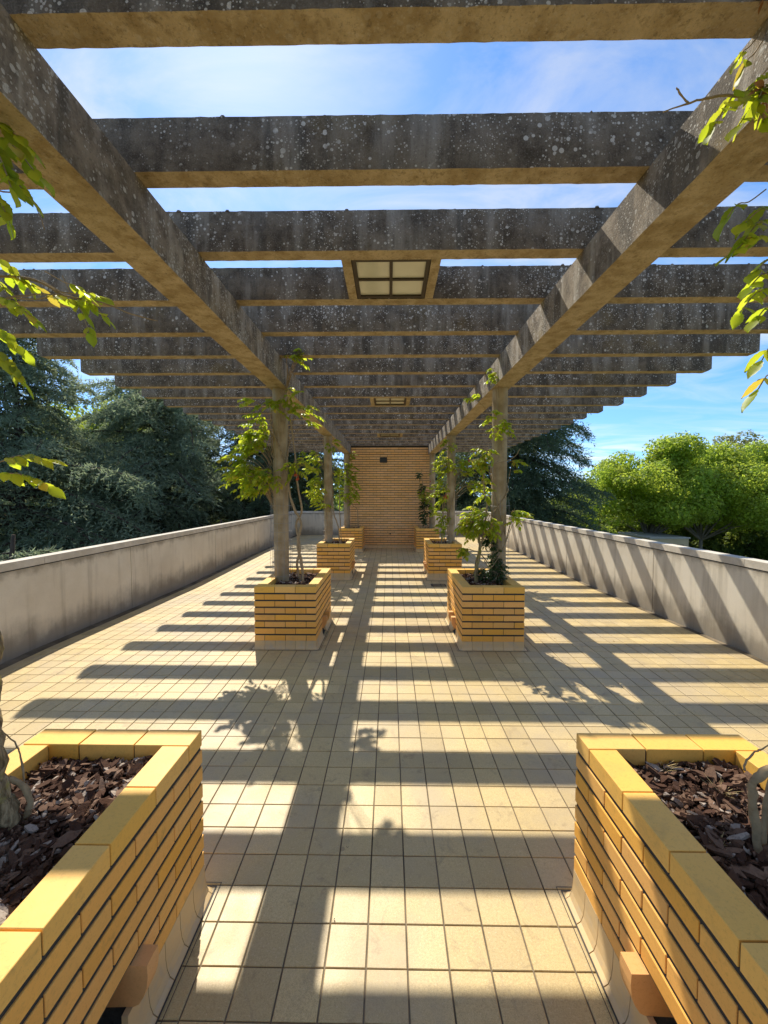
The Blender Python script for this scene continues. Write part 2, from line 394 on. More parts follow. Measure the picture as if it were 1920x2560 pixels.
_cb = {}
def chamfer_box(sx, sy, sz, c=.0025, mat='brick'):
    """box centred on the origin with chamfered edges, shared between alike pieces"""
    key = (round(sx, 4), round(sy, 4), round(sz, 4), c, mat)
    if key in _cb: return _cb[key]
    hx, hy, hz = sx / 2, sy / 2, sz / 2
    V = []; idx = {}
    for a in (-1, 1):
        for b in (-1, 1):
            for d in (-1, 1):
                for ax in range(3):
                    h = [hx - c, hy - c, hz - c]; h[ax] += c
                    idx[(a, b, d, ax)] = len(V); V.append((a * h[0], b * h[1], d * h[2]))
    F = []
    for ax in range(3):
        for sg in (-1, 1):
            o1, o2 = [k for k in range(3) if k != ax]
            q = []
            for u, w in ((-1, -1), (1, -1), (1, 1), (-1, 1)):
                t = [0, 0, 0]; t[ax] = sg; t[o1] = u; t[o2] = w; q.append(idx[(*t, ax)])
            F.append(q)
    for ax in range(3):                       # edges parallel to ax
        o1, o2 = [k for k in range(3) if k != ax]
        for u in (-1, 1):
            for w in (-1, 1):
                def g(e, fc):
                    t = [0, 0, 0]; t[ax] = e; t[o1] = u; t[o2] = w; return idx[(*t, fc)]
                F.append([g(-1, o1), g(1, o1), g(1, o2), g(-1, o2)])
    for a in (-1, 1):
        for b in (-1, 1):
            for d in (-1, 1): F.append([idx[(a, b, d, 0)], idx[(a, b, d, 1)], idx[(a, b, d, 2)]])
    # orient outwards
    out = []
    for f in F:
        p = [Vector(V[i]) for i in f]; n = (p[1] - p[0]).cross(p[2] - p[0]); ctr = sum(p, Vector()) / len(p)
        out.append(tuple(f) if n.dot(ctr) > 0 else tuple(reversed(f)))
    me = bpy.data.meshes.new('piece'); me.from_pydata(V, [], out); me.update(); me.materials.append(M[mat])
    _cb[key] = me
    return me

def piece(name, x0, x1, y0, y1, z0, z1, mat, parent, c=.0016, jit=.0006):
    me = chamfer_box(x1 - x0, y1 - y0, z1 - z0, c, mat)
    return add(name, me, None, parent, ((x0 + x1) / 2 + rnd.uniform(-jit, jit), (y0 + y1) / 2 + rnd.uniform(-jit, jit), (z0 + z1) / 2 + rnd.uniform(-jit, jit) * .7),
               (rnd.uniform(-.002, .002), rnd.uniform(-.002, .002), rnd.uniform(-.002, .002)))

# ================================================================== SETTING
GZ = -4.6
ground = add('ground', mesh_np('ground', [(-600, -600, GZ), (600, -600, GZ), (600, 900, GZ), (-600, 900, GZ)], [(0, 1, 2, 3)]), 'ground'); ground['kind'] = 'structure'
m = MB(); m.box(-16, -7.5, 29, 31.5, GZ + .004, GZ + .01); m.box(-24, -11, 22.5, 24, GZ + .004, GZ + .012)
path = add('path', m.mesh('path'), 'path'); path['kind'] = 'structure'

WL, WR, WF = -3.85, 3.79, 16.4          # inner faces of the parapets
YB = -5.0                                # terrace goes on behind the camera
m = MB(); m.box(WL - .2, WR + .2, YB, WF + .2, GZ - .05, -.12)
base = add('terrace_base', m.mesh('terrace_base'), 'parapet'); base['kind'] = 'structure'

# the floor falls gently towards the camera and to the drain by the second planters
FY = [-5.0, 1.2, 4.235, 7.40, 11.3, 12.6, 16.5]; FZ = [-.058, -.055, 0.0, -.05, -.008, -.010, 0.0]
def floorz(y): return float(np.interp(y, FY, FZ))
def floors(y): return (floorz(y + .02) - floorz(y - .02)) / .04
# floor: grout bed, then each tile a piece with its own edges
T = .15; TXP = .152; TX0 = -.0845; TY0 = 2.735
fv, ff = [], []
for k, y in enumerate(FY[:-1] + [WF]): fv += [(WL, y, floorz(y) - .0045), (WR, y, floorz(y) - .0045)]
for k in range(len(FY) - 1): ff.append((2 * k, 2 * k + 1, 2 * k + 3, 2 * k + 2))
floor = add('floor', mesh_np('floor', fv, ff), 'grout')
floor['kind'] = 'structure'
h = T / 2 - .0021; c_ = .0018
tv = [(-h, -h, -.012), (h, -h, -.012), (h, h, -.012), (-h, h, -.012), (-h, -h, -c_), (h, -h, -c_), (h, h, -c_), (-h, h, -c_),
      (-h + c_, -h + c_, 0), (h - c_, -h + c_, 0), (h - c_, h - c_, 0), (-h + c_, h - c_, 0)]
tf = [(0, 1, 5, 4), (1, 2, 6, 5), (2, 3, 7, 6), (3, 0, 4, 7), (4, 5, 9, 8), (5, 6, 10, 9), (6, 7, 11, 10), (7, 4, 8, 11), (8, 9, 10, 11)]
tile_me = bpy.data.meshes.new('tile'); tile_me.from_pydata(tv, [], tf); tile_me.update(); tile_me.materials.append(M['tile'])
cells = []
for i in range(-27, 29):
    for j in range(-52, 95):
        cx = TX0 + (i + .5) * TXP; cy = TY0 + (j + .5) * T
        if cx - h < WL or cx + h > WR or cy + h > WF or cy - h < YB: continue
        cells.append((cx, cy))
def in_planter(cx, cy):
    for py in (.53, 4.265, 8.0):
        if .75 < abs(cx) < 1.48 and py - .03 < cy < py + 1.13: return True
    return False
def seen(cx, cy):
    if cy < .95: return None
    px = (cx / cy + .0137) * 1002
    py = CAM_H / cy * 1002
    if abs(px) > 985 or py > 1370: return None
    if cy < 1.62 and abs(cx) > .82: return None
    return cy
vis = sorted([(seen(*c), k) for k, c in enumerate(cells) if seen(*c) and not in_planter(*c)])
single = set(k for _, k in vis[:300])
Tv = np.array(tv, np.float32); Tf = np.array(tf, np.int32)
VV, FF = [], []
nr = np.random.RandomState(5)
for k, (cx, cy) in enumerate(cells):
    dz = nr.uniform(-.0007, .0005) + floorz(cy); ax, ay = nr.normal(0, .0022, 2); ax += floors(cy)
    if k in single:
        add('tile', tile_me, None, floor, (cx, cy, dz), (ax, ay, nr.normal(0, .002)))
    else:
        v = Tv.copy(); v[:, 2] += dz - v[:, 0] * ay + v[:, 1] * ax; v[:, 0] += cx + nr.normal(0, .0004); v[:, 1] += cy + nr.normal(0, .0004)
        FF.append(Tf + 12 * len(VV)); VV.append(v)
add('tile_field', mesh_np('tile_field', np.concatenate(VV), np.concatenate(FF)), 'tile', floor, kind='stuff')
# cut edge tiles along the parapets are a plain margin strip
m = MB(); ys = FY[:-1] + [WF - .02]
for a, b in ((WL + .002, WL + .10), (WR - .055, WR - .002)):
    for y0_, y1_ in zip(ys, ys[1:]): m.quad((a, y0_, floorz(y0_) - .001), (b, y0_, floorz(y0_) - .001), (b, y1_, floorz(y1_) - .001), (a, y1_, floorz(y1_) - .001))
add('margin_strip', m.mesh('margin_strip'), 'grout', floor)

# ------------------------------------------------------------------ parapets
def parapet(name, label, axis, inner, sgn, a, b, joints, cop_joints):
    root = empty(name, ((inner if axis == 'y' else (a + b) / 2), (inner if axis == 'x' else (a + b) / 2), 0))
    ox, oy, _ = root.location
    th = .13
    def bx(mm, s0, s1, d0, d1, z0, z1):
        lo, hi = sorted((inner + sgn * d0, inner + sgn * d1))
        if axis == 'y': mm.box(lo - ox, hi - ox, s0 - oy, s1 - oy, z0, z1)
        else: mm.box(s0 - ox, s1 - ox, lo - oy, hi - oy, z0, z1)
    js = [a] + joints + [b]
    for s0, s1 in zip(js, js[1:]):
        mm = MB(); bx(mm, s0 + .006, s1 - .006, 0, th, -.10, .895); add('wall_panel', mm.mesh('wall_panel'), 'parapet', root)
    mm = MB(); bx(mm, a + .01, b - .01, .012, th - .012, -.10, .89); add('joint_core', mm.mesh('joint_core'), 'mortar', root)
    js = [a] + cop_joints + [b]
    for s0, s1 in zip(js, js[1:]):
        mm = MB(); bx(mm, s0 + .003, s1 - .003, -.006, th + .012, .905, .985)
        add('coping', mm.mesh('coping'), 'coping', root)
    mm = MB(); bx(mm, a + .01, b - .01, -.004, th + .004, .893, .908); add('coping_bed', mm.mesh('coping_bed'), 'mortar', root)
    tag(root, label, 'parapet')
    return root
parapet('parapet_wall', 'stained grey concrete parapet in shade along the left edge of the terrace', 'y', WL, -1, YB, WF + .16, [-.03 - 2.9, -.03, 2.93, 5.88, 8.78, 11.7, 14.6], [1.45, 4.39, 7.3, 10.2, 13.1])
parapet('parapet_wall', 'sunlit grey concrete parapet striped with beam shadows along the right edge', 'y', WR, 1, YB, WF + .16, [-2.9, 0, 2.9, 5.77, 8.57, 11.45, 14.3], [1.4, 4.3, 7.2, 10.1, 13.0])
parapet('parapet_wall', 'far cross parapet behind the brick end wall', 'x', WF, 1, WL + .004, WR - .004, [-2.0, .9], [-.5, 2.3])

# ------------------------------------------------------------------ pergola
per = empty('pergola', (0, 6, 0)); PO = Vector((0, 6, 0))
tag(per, 'weathered concrete pergola of two long beams, slatted cross beams and round columns', 'pergola')
BZ0, BZ1, CZ1 = 2.92, 3.195, 3.44
def rough_beam(name, axis, a, b, w0, w1, z0, z1, chamfer=0.0, step=.04, jit=.0012):
    n = int((b - a) / step); V = []; F = []
    for k in range(n + 1):
        t = a + (b - a) * k / n
        zb = z0
        if chamfer: zb = z0 + max(0, chamfer - min(t - a, b - t)) * .75
        ring = [(w0, zb), (w1, zb), (w1, z1), (w0, z1)]
        for (w, z) in ring:
            w += nr.normal(0, jit * .5); z += nr.normal(0, jit * .5)
            if z > z1 - .01: z += max(0, nr.normal(-.002, .002))
            p = (t, w, z) if axis == 'x' else (w, t, z)
            V.append(tuple(Vector(p) - PO))
    for k in range(n):
        for q in range(4):
            i = k * 4
            f = (i + q, i + (q + 1) % 4, i + 4 + (q + 1) % 4, i + 4 + q)
            F.append(f if axis == 'y' else tuple(reversed(f)))
    F.append((0, 1, 2, 3) if axis == 'x' else (3, 2, 1, 0)); e = n * 4
    F.append((e + 3, e + 2, e + 1, e) if axis == 'x' else (e, e + 1, e + 2, e + 3))
    me = bpy.data.meshes.new(name); me.from_pydata(V, [], F); me.update()
    return me
BEAM_Y = [1.321 + .6235 * k for k in range(-7, 22)]
for y in BEAM_Y:
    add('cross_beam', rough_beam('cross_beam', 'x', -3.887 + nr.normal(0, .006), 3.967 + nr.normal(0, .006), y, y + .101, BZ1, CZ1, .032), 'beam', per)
for s in (-1, 1):
    xs = sorted((s * 1.205, s * 1.415))
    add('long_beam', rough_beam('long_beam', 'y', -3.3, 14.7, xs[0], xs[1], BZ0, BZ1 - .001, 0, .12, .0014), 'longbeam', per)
COL_Y = [1.085, 4.8225, 8.56, 12.2975]
def column_mesh(r):
    V = []; F = []; n = 40; zs = np.linspace(.5, 2.921, 13)
    for z in zs:
        for q in range(n):
            a = 2 * math.pi * q / n; rr = r + nr.normal(0, .0005) + .0012 * math.sin(a * 9)
            V.append((rr * math.cos(a), rr * math.sin(a), z))
    for k in range(len(zs) - 1):
        for q in range(n): F.append((k * n + q, k * n + (q + 1) % n, (k + 1) * n + (q + 1) % n, (k + 1) * n + q))
    me = bpy.data.meshes.new('column'); me.from_pydata(V, [], F); me.update()
    me.polygons.foreach_set('use_smooth', [True] * len(F)); return me
colm = column_mesh(.088)
for y in COL_Y:
    for s in (-1, 1): add('column', colm, 'column', per, (s * 1.31, y - 6, 0))

# moss cushions along the tops of the nearest cross beams
V, F = [], []
for y in BEAM_Y[7:12]:
    for k in range(26):
        x = nr.uniform(-3.8, 4.0); r = nr.uniform(.004, .013); c = Vector((x, y + nr.uniform(.0, .02), CZ1 + .001)) - PO
        i = len(V)
        for q in range(6):
            a = q * math.pi / 3; V.append((c.x + r * 1.5 * math.cos(a), c.y + r * math.sin(a), c.z - .004))
        for q in range(6):
            a = q * math.pi / 3 + .3; V.append((c.x + r * .9 * math.cos(a), c.y + r * .6 * math.sin(a), c.z + r * .7))
        for q in range(6): F.append((i + q, i + (q + 1) % 6, i + 6 + (q + 1) % 6, i + 6 + q))
        F.append(tuple(i + 6 + q for q in range(6)))
me = bpy.data.meshes.new('moss'); me.from_pydata(V, [], F); me.update()
add('moss', me, 'beam', per, kind='stuff')

# recessed ceiling lights between cross beams
def ceiling_light(k, label):
    y0 = 1.321 + .6235 * k + .101; y1 = 1.321 + .6235 * (k + 1)
    root = empty('ceiling_light', (.01, (y0 + y1) / 2, BZ1)); d = (y1 - y0) / 2
    tag(root, label, 'ceiling light', 'square ceiling lights set between the cross beams')
    m = MB()
    for s in (-1, 1):
        a, b = sorted((s * .262, s * .325)); m.box(a, b, -d + .001, d - .001, .001, .235)
    m.box(-.262, .262, -d + .001, d - .001, .05, .235)
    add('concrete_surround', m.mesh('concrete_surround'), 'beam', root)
    m = MB(); w = .026; e = d - .006
    m.box(-.258, .258, -e, -e + w, .004, .03); m.box(-.258, .258, e - w, e, .004, .03)
    m.box(-.258, -.258 + w, -e + w, e - w, .004, .03); m.box(.258 - w, .258, -e + w, e - w, .004, .03)
    m.box(-.011, .011, -e + w, e - w, .005, .028); m.box(-.258 + w, -.011, -.011, .011, .006, .028); m.box(.011, .258 - w, -.011, .011, .006, .028)
    add('metal_frame', m.mesh('metal_frame'), 'bronze', root)
    for sx in (-1, 1):
        for sy in (-1, 1):
            xs = sorted((sx * .011, sx * (.258 - w))); ys = sorted((sy * .011, sy * (e - w)))
            mm = MB(); mm.box(xs[0], xs[1], ys[0], ys[1], .018, .026)
            add('pane', mm.mesh('pane'), 'pane', root)
ceiling_light(2, 'nearest four-pane ceiling light in the pergola, largest of the three')
ceiling_light(8, 'middle four-pane ceiling light in the pergola, above the second planters')
ceiling_light(14, 'farthest four-pane ceiling light, close above the brick end wall')

# ------------------------------------------------------------------ planters
PW, PL, BT = .6675, 1.1125, .105     # width, length, wall thickness
BP, J = .2225, .0052                  # brick pitch and joint
CZ = [.09 + .0747 * k for k in range(7)]
OP = (.472, .634)                     # weep opening along the inner side
sk_cache = {}
def skirting_mesh(w):
    key = round(w, 4)
    if key not in sk_cache:
        prof = [(0, .0895), (.0015, .05), (.006, .026), (.015, .010), (.030, .003), (.030, -.01), (-.02, -.01), (-.02, .0895)]
        m = MB(); n = len(prof)
        for x in (-w / 2, w / 2):
            for u, z in prof: m.v.append((x, -u, z))
        for k in range(n): m.f.append((k, n + k, n + (k + 1) % n, (k + 1) % n))
        m.f.append(tuple(range(n))); m.f.append(tuple(2 * n - 1 - k for k in range(n)))
        me = m.mesh('skirting_tile'); me.materials.append(M['skirting']); sk_cache[key] = me
    return sk_cache[key]
_corner = None
def corner_mesh():
    global _corner
    if _corner is None:
        prof = [(0, .0895), (.0015, .05), (.006, .026), (.015, .010), (.030, .003)]
        m = MB(); n = len(prof)
        for q in range(7):
            a = q / 6 * math.pi / 2
            for u, z in prof: m.v.append((u * math.cos(a), u * math.sin(a), z))
        for q in range(6):
            for k in range(n - 1): m.f.append((q * n + k, q * n + k + 1, (q + 1) * n + k + 1, (q + 1) * n + k))
        _corner = m.mesh('skirting_corner'); _corner.materials.append(M['skirting'])
    return _corner

def planter(side, y0, label):
    """side -1 / 1; local x from the inner face (0) outwards to PW, mirrored for the left row"""
    xin = side * .7875 - .006
    root = empty('planter', (xin, y0, 0))
    tag(root, label, 'planter', 'raised brick planters in two rows')
    def X(a, b): return tuple(sorted((side * a, side * b)))
    def brick(name, a, b, y_0, y_1, z0, z1, mat='brick'):
        x0, x1 = X(a, b); piece(name, x0, x1, y_0, y_1, z0, z1, mat, root)
    def course(z0, z1, A, name, mat, cut):
        if A:
            for yy in (0, PL - BT):
                for k in range(3): brick(name, k * BP + (J / 2 if k else 0), (k + 1) * BP - (J / 2 if k < 2 else 0), yy, yy + BT, z0, z1, mat)
            spans = [(BT + J + k * ((PL - 2 * BT - J) / 4), BT + J + (k + 1) * ((PL - 2 * BT - J) / 4) - J) for k in range(4)]
        else:
            for yy in (0, PL - BT):
                for k in range(2):
                    w = (PW - 2 * BT - J) / 2; a = BT + J + k * w
                    brick(name, a, a + w - J, yy, yy + BT, z0, z1, mat)
            spans = [(k * BP + (J / 2 if k else 0), (k + 1) * BP - (J / 2 if k < 4 else 0)) for k in range(5)]
        for a, b in spans:
            brick(name, PW - BT, PW, a, b, z0, z1, mat)
            segs = [(a, b)]
            if cut:
                segs = []
                if a < OP[0]: segs.append((a, min(b, OP[0])))
                if b > OP[1]: segs.append((max(a, OP[1]), b))
            for p, q in segs:
                if q - p > .02: brick(name, 0, BT, p, q, z0, z1, mat)
    for k, z in enumerate(CZ): course(z, z + .0577, k % 2 == 1, 'brick', 'brick', k < 2)
    course(.6135, .680, True, 'cap_brick', 'cap', False)
    # mortar core, set back behind the faces
    s = .005; m = MB()
    def mbx(a, b, y_0, y_1, z0, z1): x0, x1 = X(a, b); m.box(x0, x1, y_0, y_1, z0, z1)
    mbx(s, PW - s, s, BT - s, .0, .672); mbx(s, PW - s, PL - BT + s, PL - s, .0, .672)
    mbx(PW - BT + s, PW - s, BT - s, PL - BT + s, .0, .672)
    mbx(s, BT - s, BT - s, OP[0], .0, .672); mbx(s, BT - s, OP[1], PL - BT + s, .0, .672); mbx(s, BT - s, OP[0], OP[1], .228, .672)
    add('mortar_core', m.mesh('mortar_core'), 'mortar', root)
    # weep opening: two cheeks with rounded-off fronts, a sloping throat between
    for yc, w_c in ((OP[0] - .056, .060), (OP[1] - .004, .060)):
        pr = [(.096, .088), (.096, .2245), (-.048, .2245), (-.050, .19), (-.046, .155), (-.036, .125), (-.020, .10), (-.004, .092)]
        mm = MB(); i = 0; n = len(pr)
        for yy in (yc, yc + w_c):
            for u, z in pr: mm.v.append((side * u, yy, z))
        for k in range(n): mm.f.append((k, (k + 1) % n, n + (k + 1) % n, n + k))
        mm.f.append(tuple(range(n))); mm.f.append(tuple(2 * n - 1 - k for k in range(n)))
        add('spout_cheek', mm.mesh('spout_cheek'), 'spout', root)
    mm = MB()
    mm.v += [(side * -.004, OP[0], .0), (side * -.004, OP[1], .0), (side * .099, OP[1], .05), (side * .099, OP[0], .05), (side * .099, OP[0], .235), (side * .099, OP[1], .235)]
    mm.f += [(0, 1, 2, 3), (3, 2, 5, 4)]
    add('spout_throat', mm.mesh('spout_throat'), 'mortar', root)
    # coved skirting
    nx, ny = 6, 11
    def sk(w, loc, a):
        z = floorz(y0 + loc[1]); o = add('skirting_tile', skirting_mesh(w - .003), None, root, (loc[0], loc[1], z), (0, 0, a)); o.scale = (1, 1, (.0895 - z) / .0895)
    for k in range(nx):
        w = PW / nx; cx = side * (k + .5) * w
        sk(w, (cx, 0, 0), 0); sk(w, (cx, PL, 0), math.pi)
    for k in range(ny):
        w = PL / ny; cy = (k + .5) * w
        sk(w, (side * PW, cy, 0), side * math.pi / 2)
        if not (OP[0] - .02 < cy < OP[1] + .02):
            sk(w, (0, cy, 0), -side * math.pi / 2)
    x0, x1 = X(0, PW)
    for cx, cy, a in ((x1, PL, 0), (x0, PL, 90), (x0, 0, 180), (x1, 0, 270)):
        z = floorz(y0 + cy); o = add('skirting_corner', corner_mesh(), None, root, (cx, cy, z), (0, 0, R(a))); o.scale = (1, 1, (.0895 - z) / .0895)
    # dark seal and metal edging set into the floor round the foot
    mm = MB()
    for d, w, z in ((.034, .006, .0025), (.050, .003, .0032)):
        a0, a1, b0, b1 = x0 - d, x1 + d, -d, PL + d
        for (xa, ya), (xb, yb) in (((a0, b0), (a1, b0)), ((a0, b1), (a1, b1)), ((a0, b0), (a0, b1)), ((a1, b0), (a1, b1))):
            hx, hy = (0, w / 2) if ya == yb else (w / 2, 0)
            q = [(xa - hx - hy, ya - hy), (xb + hx + hy, ya - hy), (xb + hx + hy, yb + hy), (xa - hx - hy, yb + hy)]
            mm.quad(*[(u, v, floorz(y0 + v) + z) for u, v in q])
    add('floor_seal', mm.mesh('floor_seal'), 'black', root)
    # soil bed
    V, F = [], []; n1, n2 = 10, 18
    for j in range(n2 + 1):
        for i in range(n1 + 1):
            V.append((side * (BT - .004 + (PW - 2 * BT + .008) * i / n1), BT - .004 + (PL - 2 * BT + .008) * j / n2, .585 + .012 * math.sin(i * 1.7 + j) + nr.normal(0, .006)))
    for j in range(n2):
        for i in range(n1):
            a = j * (n1 + 1) + i; F.append((a, a + 1, a + n1 + 2, a + n1 + 1))
    me = bpy.data.meshes.new('soil_bed'); me.from_pydata(V, [], F); me.update()
    add('soil_bed', me, 'soil', root)
    return root

rows = [(-1, 0, 'large yellow-capped brick planter filling the bottom left foreground'), (1, 0, 'large yellow-capped brick planter filling the bottom right foreground'),
        (-1, 1, 'brick planter under the first full column left of the walkway'), (1, 1, 'brick planter under the first full column right of the walkway'),
        (-1, 2, 'second brick planter back in the left row, before the end wall planter'), (1, 2, 'second brick planter back in the right row, beside the floor drain'),
        (-1, 3, 'small far left brick planter touching the end wall'), (1, 3, 'small far right brick planter touching the end wall')]
PY = [.53, 4.265, 7.98, 11.62]
for s, k, lab in rows: planter(s, PY[k], lab)

# bark mulch
def mulch(side, y0, n, seed, label, smin=.010, smax=.09):
    g = np.random.RandomState(seed)
    xa = side * .7875 - .006
    cx = xa + side * g.uniform(BT + .005, PW - BT - .005, n); cy = y0 + g.uniform(BT + .005, PL - BT - .005, n)
    cz = .598 + g.uniform(0, .035, n) + .012 * np.sin(cx * 17) * np.cos(cy * 13)
    L = smin + (smax - smin) * g.uniform(0, 1, n) ** 2.6; W = L * g.uniform(.22, .5, n); Tk = g.uniform(.004, .011, n)
    yaw = g.uniform(0, 2 * np.pi, n); pit = g.normal(0, .38, n); rol = g.normal(0, .4, n)
    # keep chip ends inside the planter
    hx = np.abs(np.cos(yaw)) * L / 2; hy = np.abs(np.sin(yaw)) * L / 2
    lo, hi = sorted((xa + side * BT, xa + side * (PW - BT)))
    cx = np.clip(cx, lo + hx, hi - hx); cy = np.clip(cy, y0 + BT + hy, y0 + PL - BT - hy)
    tt = np.array([0, .18, .55, .88, 1.0, .8, .42, .12]) - .5; ww = np.array([0, .38, .5, .32, 0, -.42, -.5, -.3])
    tx = tt[None] + g.normal(0, .05, (n, 8)); wy = ww[None] * (1 + g.normal(0, .22, (n, 8)))
    x = tx * L[:, None]; y = wy * W[:, None]
    zt = Tk[:, None] / 2 + g.normal(0, .002, (n, 8)); zb = -Tk[:, None] / 2 + g.normal(0, .001, (n, 8))
    P = np.stack([np.concatenate([x, x * .9], 1), np.concatenate([y, y * .85], 1), np.concatenate([zt, zb], 1)], -1)
    c, s_ = np.cos(rol), np.sin(rol)
    y2 = P[..., 1] * c[:, None] - P[..., 2] * s_[:, None]; z2 = P[..., 1] * s_[:, None] + P[..., 2] * c[:, None]
    c, s_ = np.cos(pit), np.sin(pit); x3 = P[..., 0] * c[:, None] - z2 * s_[:, None]; z3 = P[..., 0] * s_[:, None] + z2 * c[:, None]
    c, s_ = np.cos(yaw), np.sin(yaw); x4 = x3 * c[:, None] - y2 * s_[:, None]; y4 = x3 * s_[:, None] + y2 * c[:, None]
    V = np.stack([x4 + cx[:, None], y4 + cy[:, None], z3 + cz[:, None]], -1).reshape(-1, 3)
    base_ = (np.arange(n) * 16)[:, None]
    q = np.array([[k, (k + 1) % 8, 8 + (k + 1) % 8, 8 + k] for k in range(8)]).ravel()
    tops = np.array([[0, 7, 1, 1], [1, 7, 6, 2], [2, 6, 5, 3], [3, 5, 4, 4]]); tops = np.array([[1, 2, 6, 7], [2, 3, 5, 6], [0, 1, 7, 0], [3, 4, 5, 3]])
    F4 = np.concatenate([base_ + q[None]], 1).reshape(-1, 4)
    quads = (base_[:, :, None] + np.array([[1, 2, 6, 7], [2, 3, 5, 6]])[None]).reshape(-1, 4)
    me = bpy.data.meshes.new('bark_mulch')
    tris = (base_[:, :, None] + np.array([[0, 1, 7], [3, 4, 5]])[None]).reshape(-1, 3)
    faces = [tuple(f) for f in np.concatenate([F4[:, ::-1], quads]).tolist()] + [tuple(f) for f in tris.tolist()]
    me.from_pydata(V.tolist(), [], faces); me.update()
    o = add('bark_mulch', me, 'chip'); tag(o, label, 'mulch', None, 'stuff'); return o
ml = ['bark chip mulch in the bottom left foreground planter', 'bark chip mulch in the bottom right foreground planter', 'bark chips round the first left column foot', 'bark chips round the first right column foot',
      'bark chips in the second left planter', 'bark chips in the second right planter', 'bark chips in the far left planter at the end wall', 'bark chips in the far right planter at the end wall']
for q, (s, k, _) in enumerate(rows):
    mulch(s, PY[k], [3000, 1500, 700, 400][k], 20 + q, ml[q])

# ------------------------------------------------------------------ brick end wall
EY = 12.60
ew = empty('brick_end_wall', (0, EY, 0)); tag(ew, 'orange brick end wall closing the walkway under the pergola', 'brick wall')
m = MB(); m.box(-1.29 + .012, 1.31 - .012, .012, .33, -.02, 3.185)
add('mortar_core', m.mesh('mortar_core'), 'mortar', ew)
bricks = []
z = .09; k = 0
while z + .0577 < 3.19:
    x = -1.29 - (BP / 2 if k % 2 else 0)
    while x < 1.31 - .01:
        a = max(x + J / 2, -1.29); b = min(x + BP - J / 2, 1.31)
        if b - a > .03: bricks.append((a, b, z))
        x += BP
    z += .0747; k += 1
plq = (-.30, -.075, 2.66, 2.82)
def hit(b): return b[1] > plq[0] and b[0] < plq[1] and b[2] + .0577 > plq[2] and b[2] < plq[3]
bricks.sort(key=lambda b: (abs((b[0] + b[1]) / 2) > 1.0, abs(b[2] - 1.7)))
m = MB()
for q, (a, b, z) in enumerate(bricks):
    dy = rnd.uniform(-.0015, .0015)
    if q < 300: piece('brick', a, b, 0, .10, z, z + .0577, 'wallbrick', ew, .002)
    else: m.box(a, b, dy, .10, z + rnd.uniform(-.001, .001), z + .0577)
add('brickwork', m.mesh('brickwork'), 'wallbrick', ew, kind='stuff')
for k in range(17):
    w = 2.6 / 17; add('skirting_tile', skirting_mesh(w - .003), None, ew, (-1.29 + (k + .5) * w, 0, floorz(EY)))
pl = empty('wall_plaque', (-.19, EY, 2.745)); tag(pl, 'small dark rectangular plaque high on the brick end wall', 'plaque')
m = MB(); m.box(-.112, .112, -.022, -.002, -.082, .082); add('plate', m.mesh('plate'), 'slate', pl)
m = MB(); m.box(-.106, .106, -.025, -.0222, -.076, -.070); m.box(-.106, .106, -.025, -.0222, .070, .076); m.box(-.106, -.100, -.025, -.0222, -.070, .070); m.box(.100, .106, -.025, -.0222, -.070, .070)
add('rim', m.mesh('rim'), 'iron', pl)
sp = MB(); sp.tube([(.02, EY + .01, .44), (.02, EY - .03, .44), (.02, EY - .045, .425)], [.018, .018, .016], 10)
tag(add('wall_spigot', sp.mesh('wall_spigot'), 'iron'), 'small black pipe stub low on the brick end wall', 'pipe')

# floor drain
fd = empty('floor_drain', (.93, 7.55, floorz(7.55))); tag(fd, 'slotted metal floor drain before the second right planter', 'floor drain')
m = MB()
for a, b, c, d in ((-.14, .14, -.10, -.085), (-.14, .14, .085, .10), (-.14, -.125, -.085, .085), (.125, .14, -.085, .085)): m.box(a, b, c, d, -.01, .004)
add('frame', m.mesh('frame'), 'iron', fd)
for k in range(13): 
    m = MB(); x = -.117 + k * .0195; m.box(x - .005, x + .005, -.084, .084, -.008, .003); add('bar', m.mesh('bar'), 'iron', fd)

# ------------------------------------------------------------------ wire mesh round the columns
def wire_guard(x, y, label, r=.125, z1=1.62):
    m = MB(); n = 10
    for q in range(n):
        a = 2 * math.pi * q / n + .2
        pts = [(x + (r + nr.normal(0, .004)) * math.cos(a), y + (r + nr.normal(0, .004)) * math.sin(a), z) for z in np.linspace(.62, z1 + nr.uniform(-.05, .05), 9)]
        m.tube(pts, .0017, 4)
    for z in np.arange(.70, z1, .105):
        pts = [(x + (r + .002) * math.cos(2 * math.pi * q / 20), y + (r + .002) * math.sin(2 * math.pi * q / 20), z + nr.normal(0, .002)) for q in range(21)]
        m.tube(pts, .0015, 4, False)
    o = add('wire_guard', m.mesh('wire_guard'), 'wire'); tag(o, label, 'wire mesh', 'wire mesh sleeves round the column feet')
wl_ = {(-1, 1): 'wire mesh sleeve round the first left column', (1, 1): 'wire mesh sleeve round the first right column', (-1, 2): 'wire mesh sleeve round the second left column', (1, 2): 'wire mesh sleeve round the second right column', (-1, 3): 'wire mesh sleeve round the left column at the end wall'}
for (s, k), lab in wl_.items(): wire_guard(s * 1.31, COL_Y[k], lab)
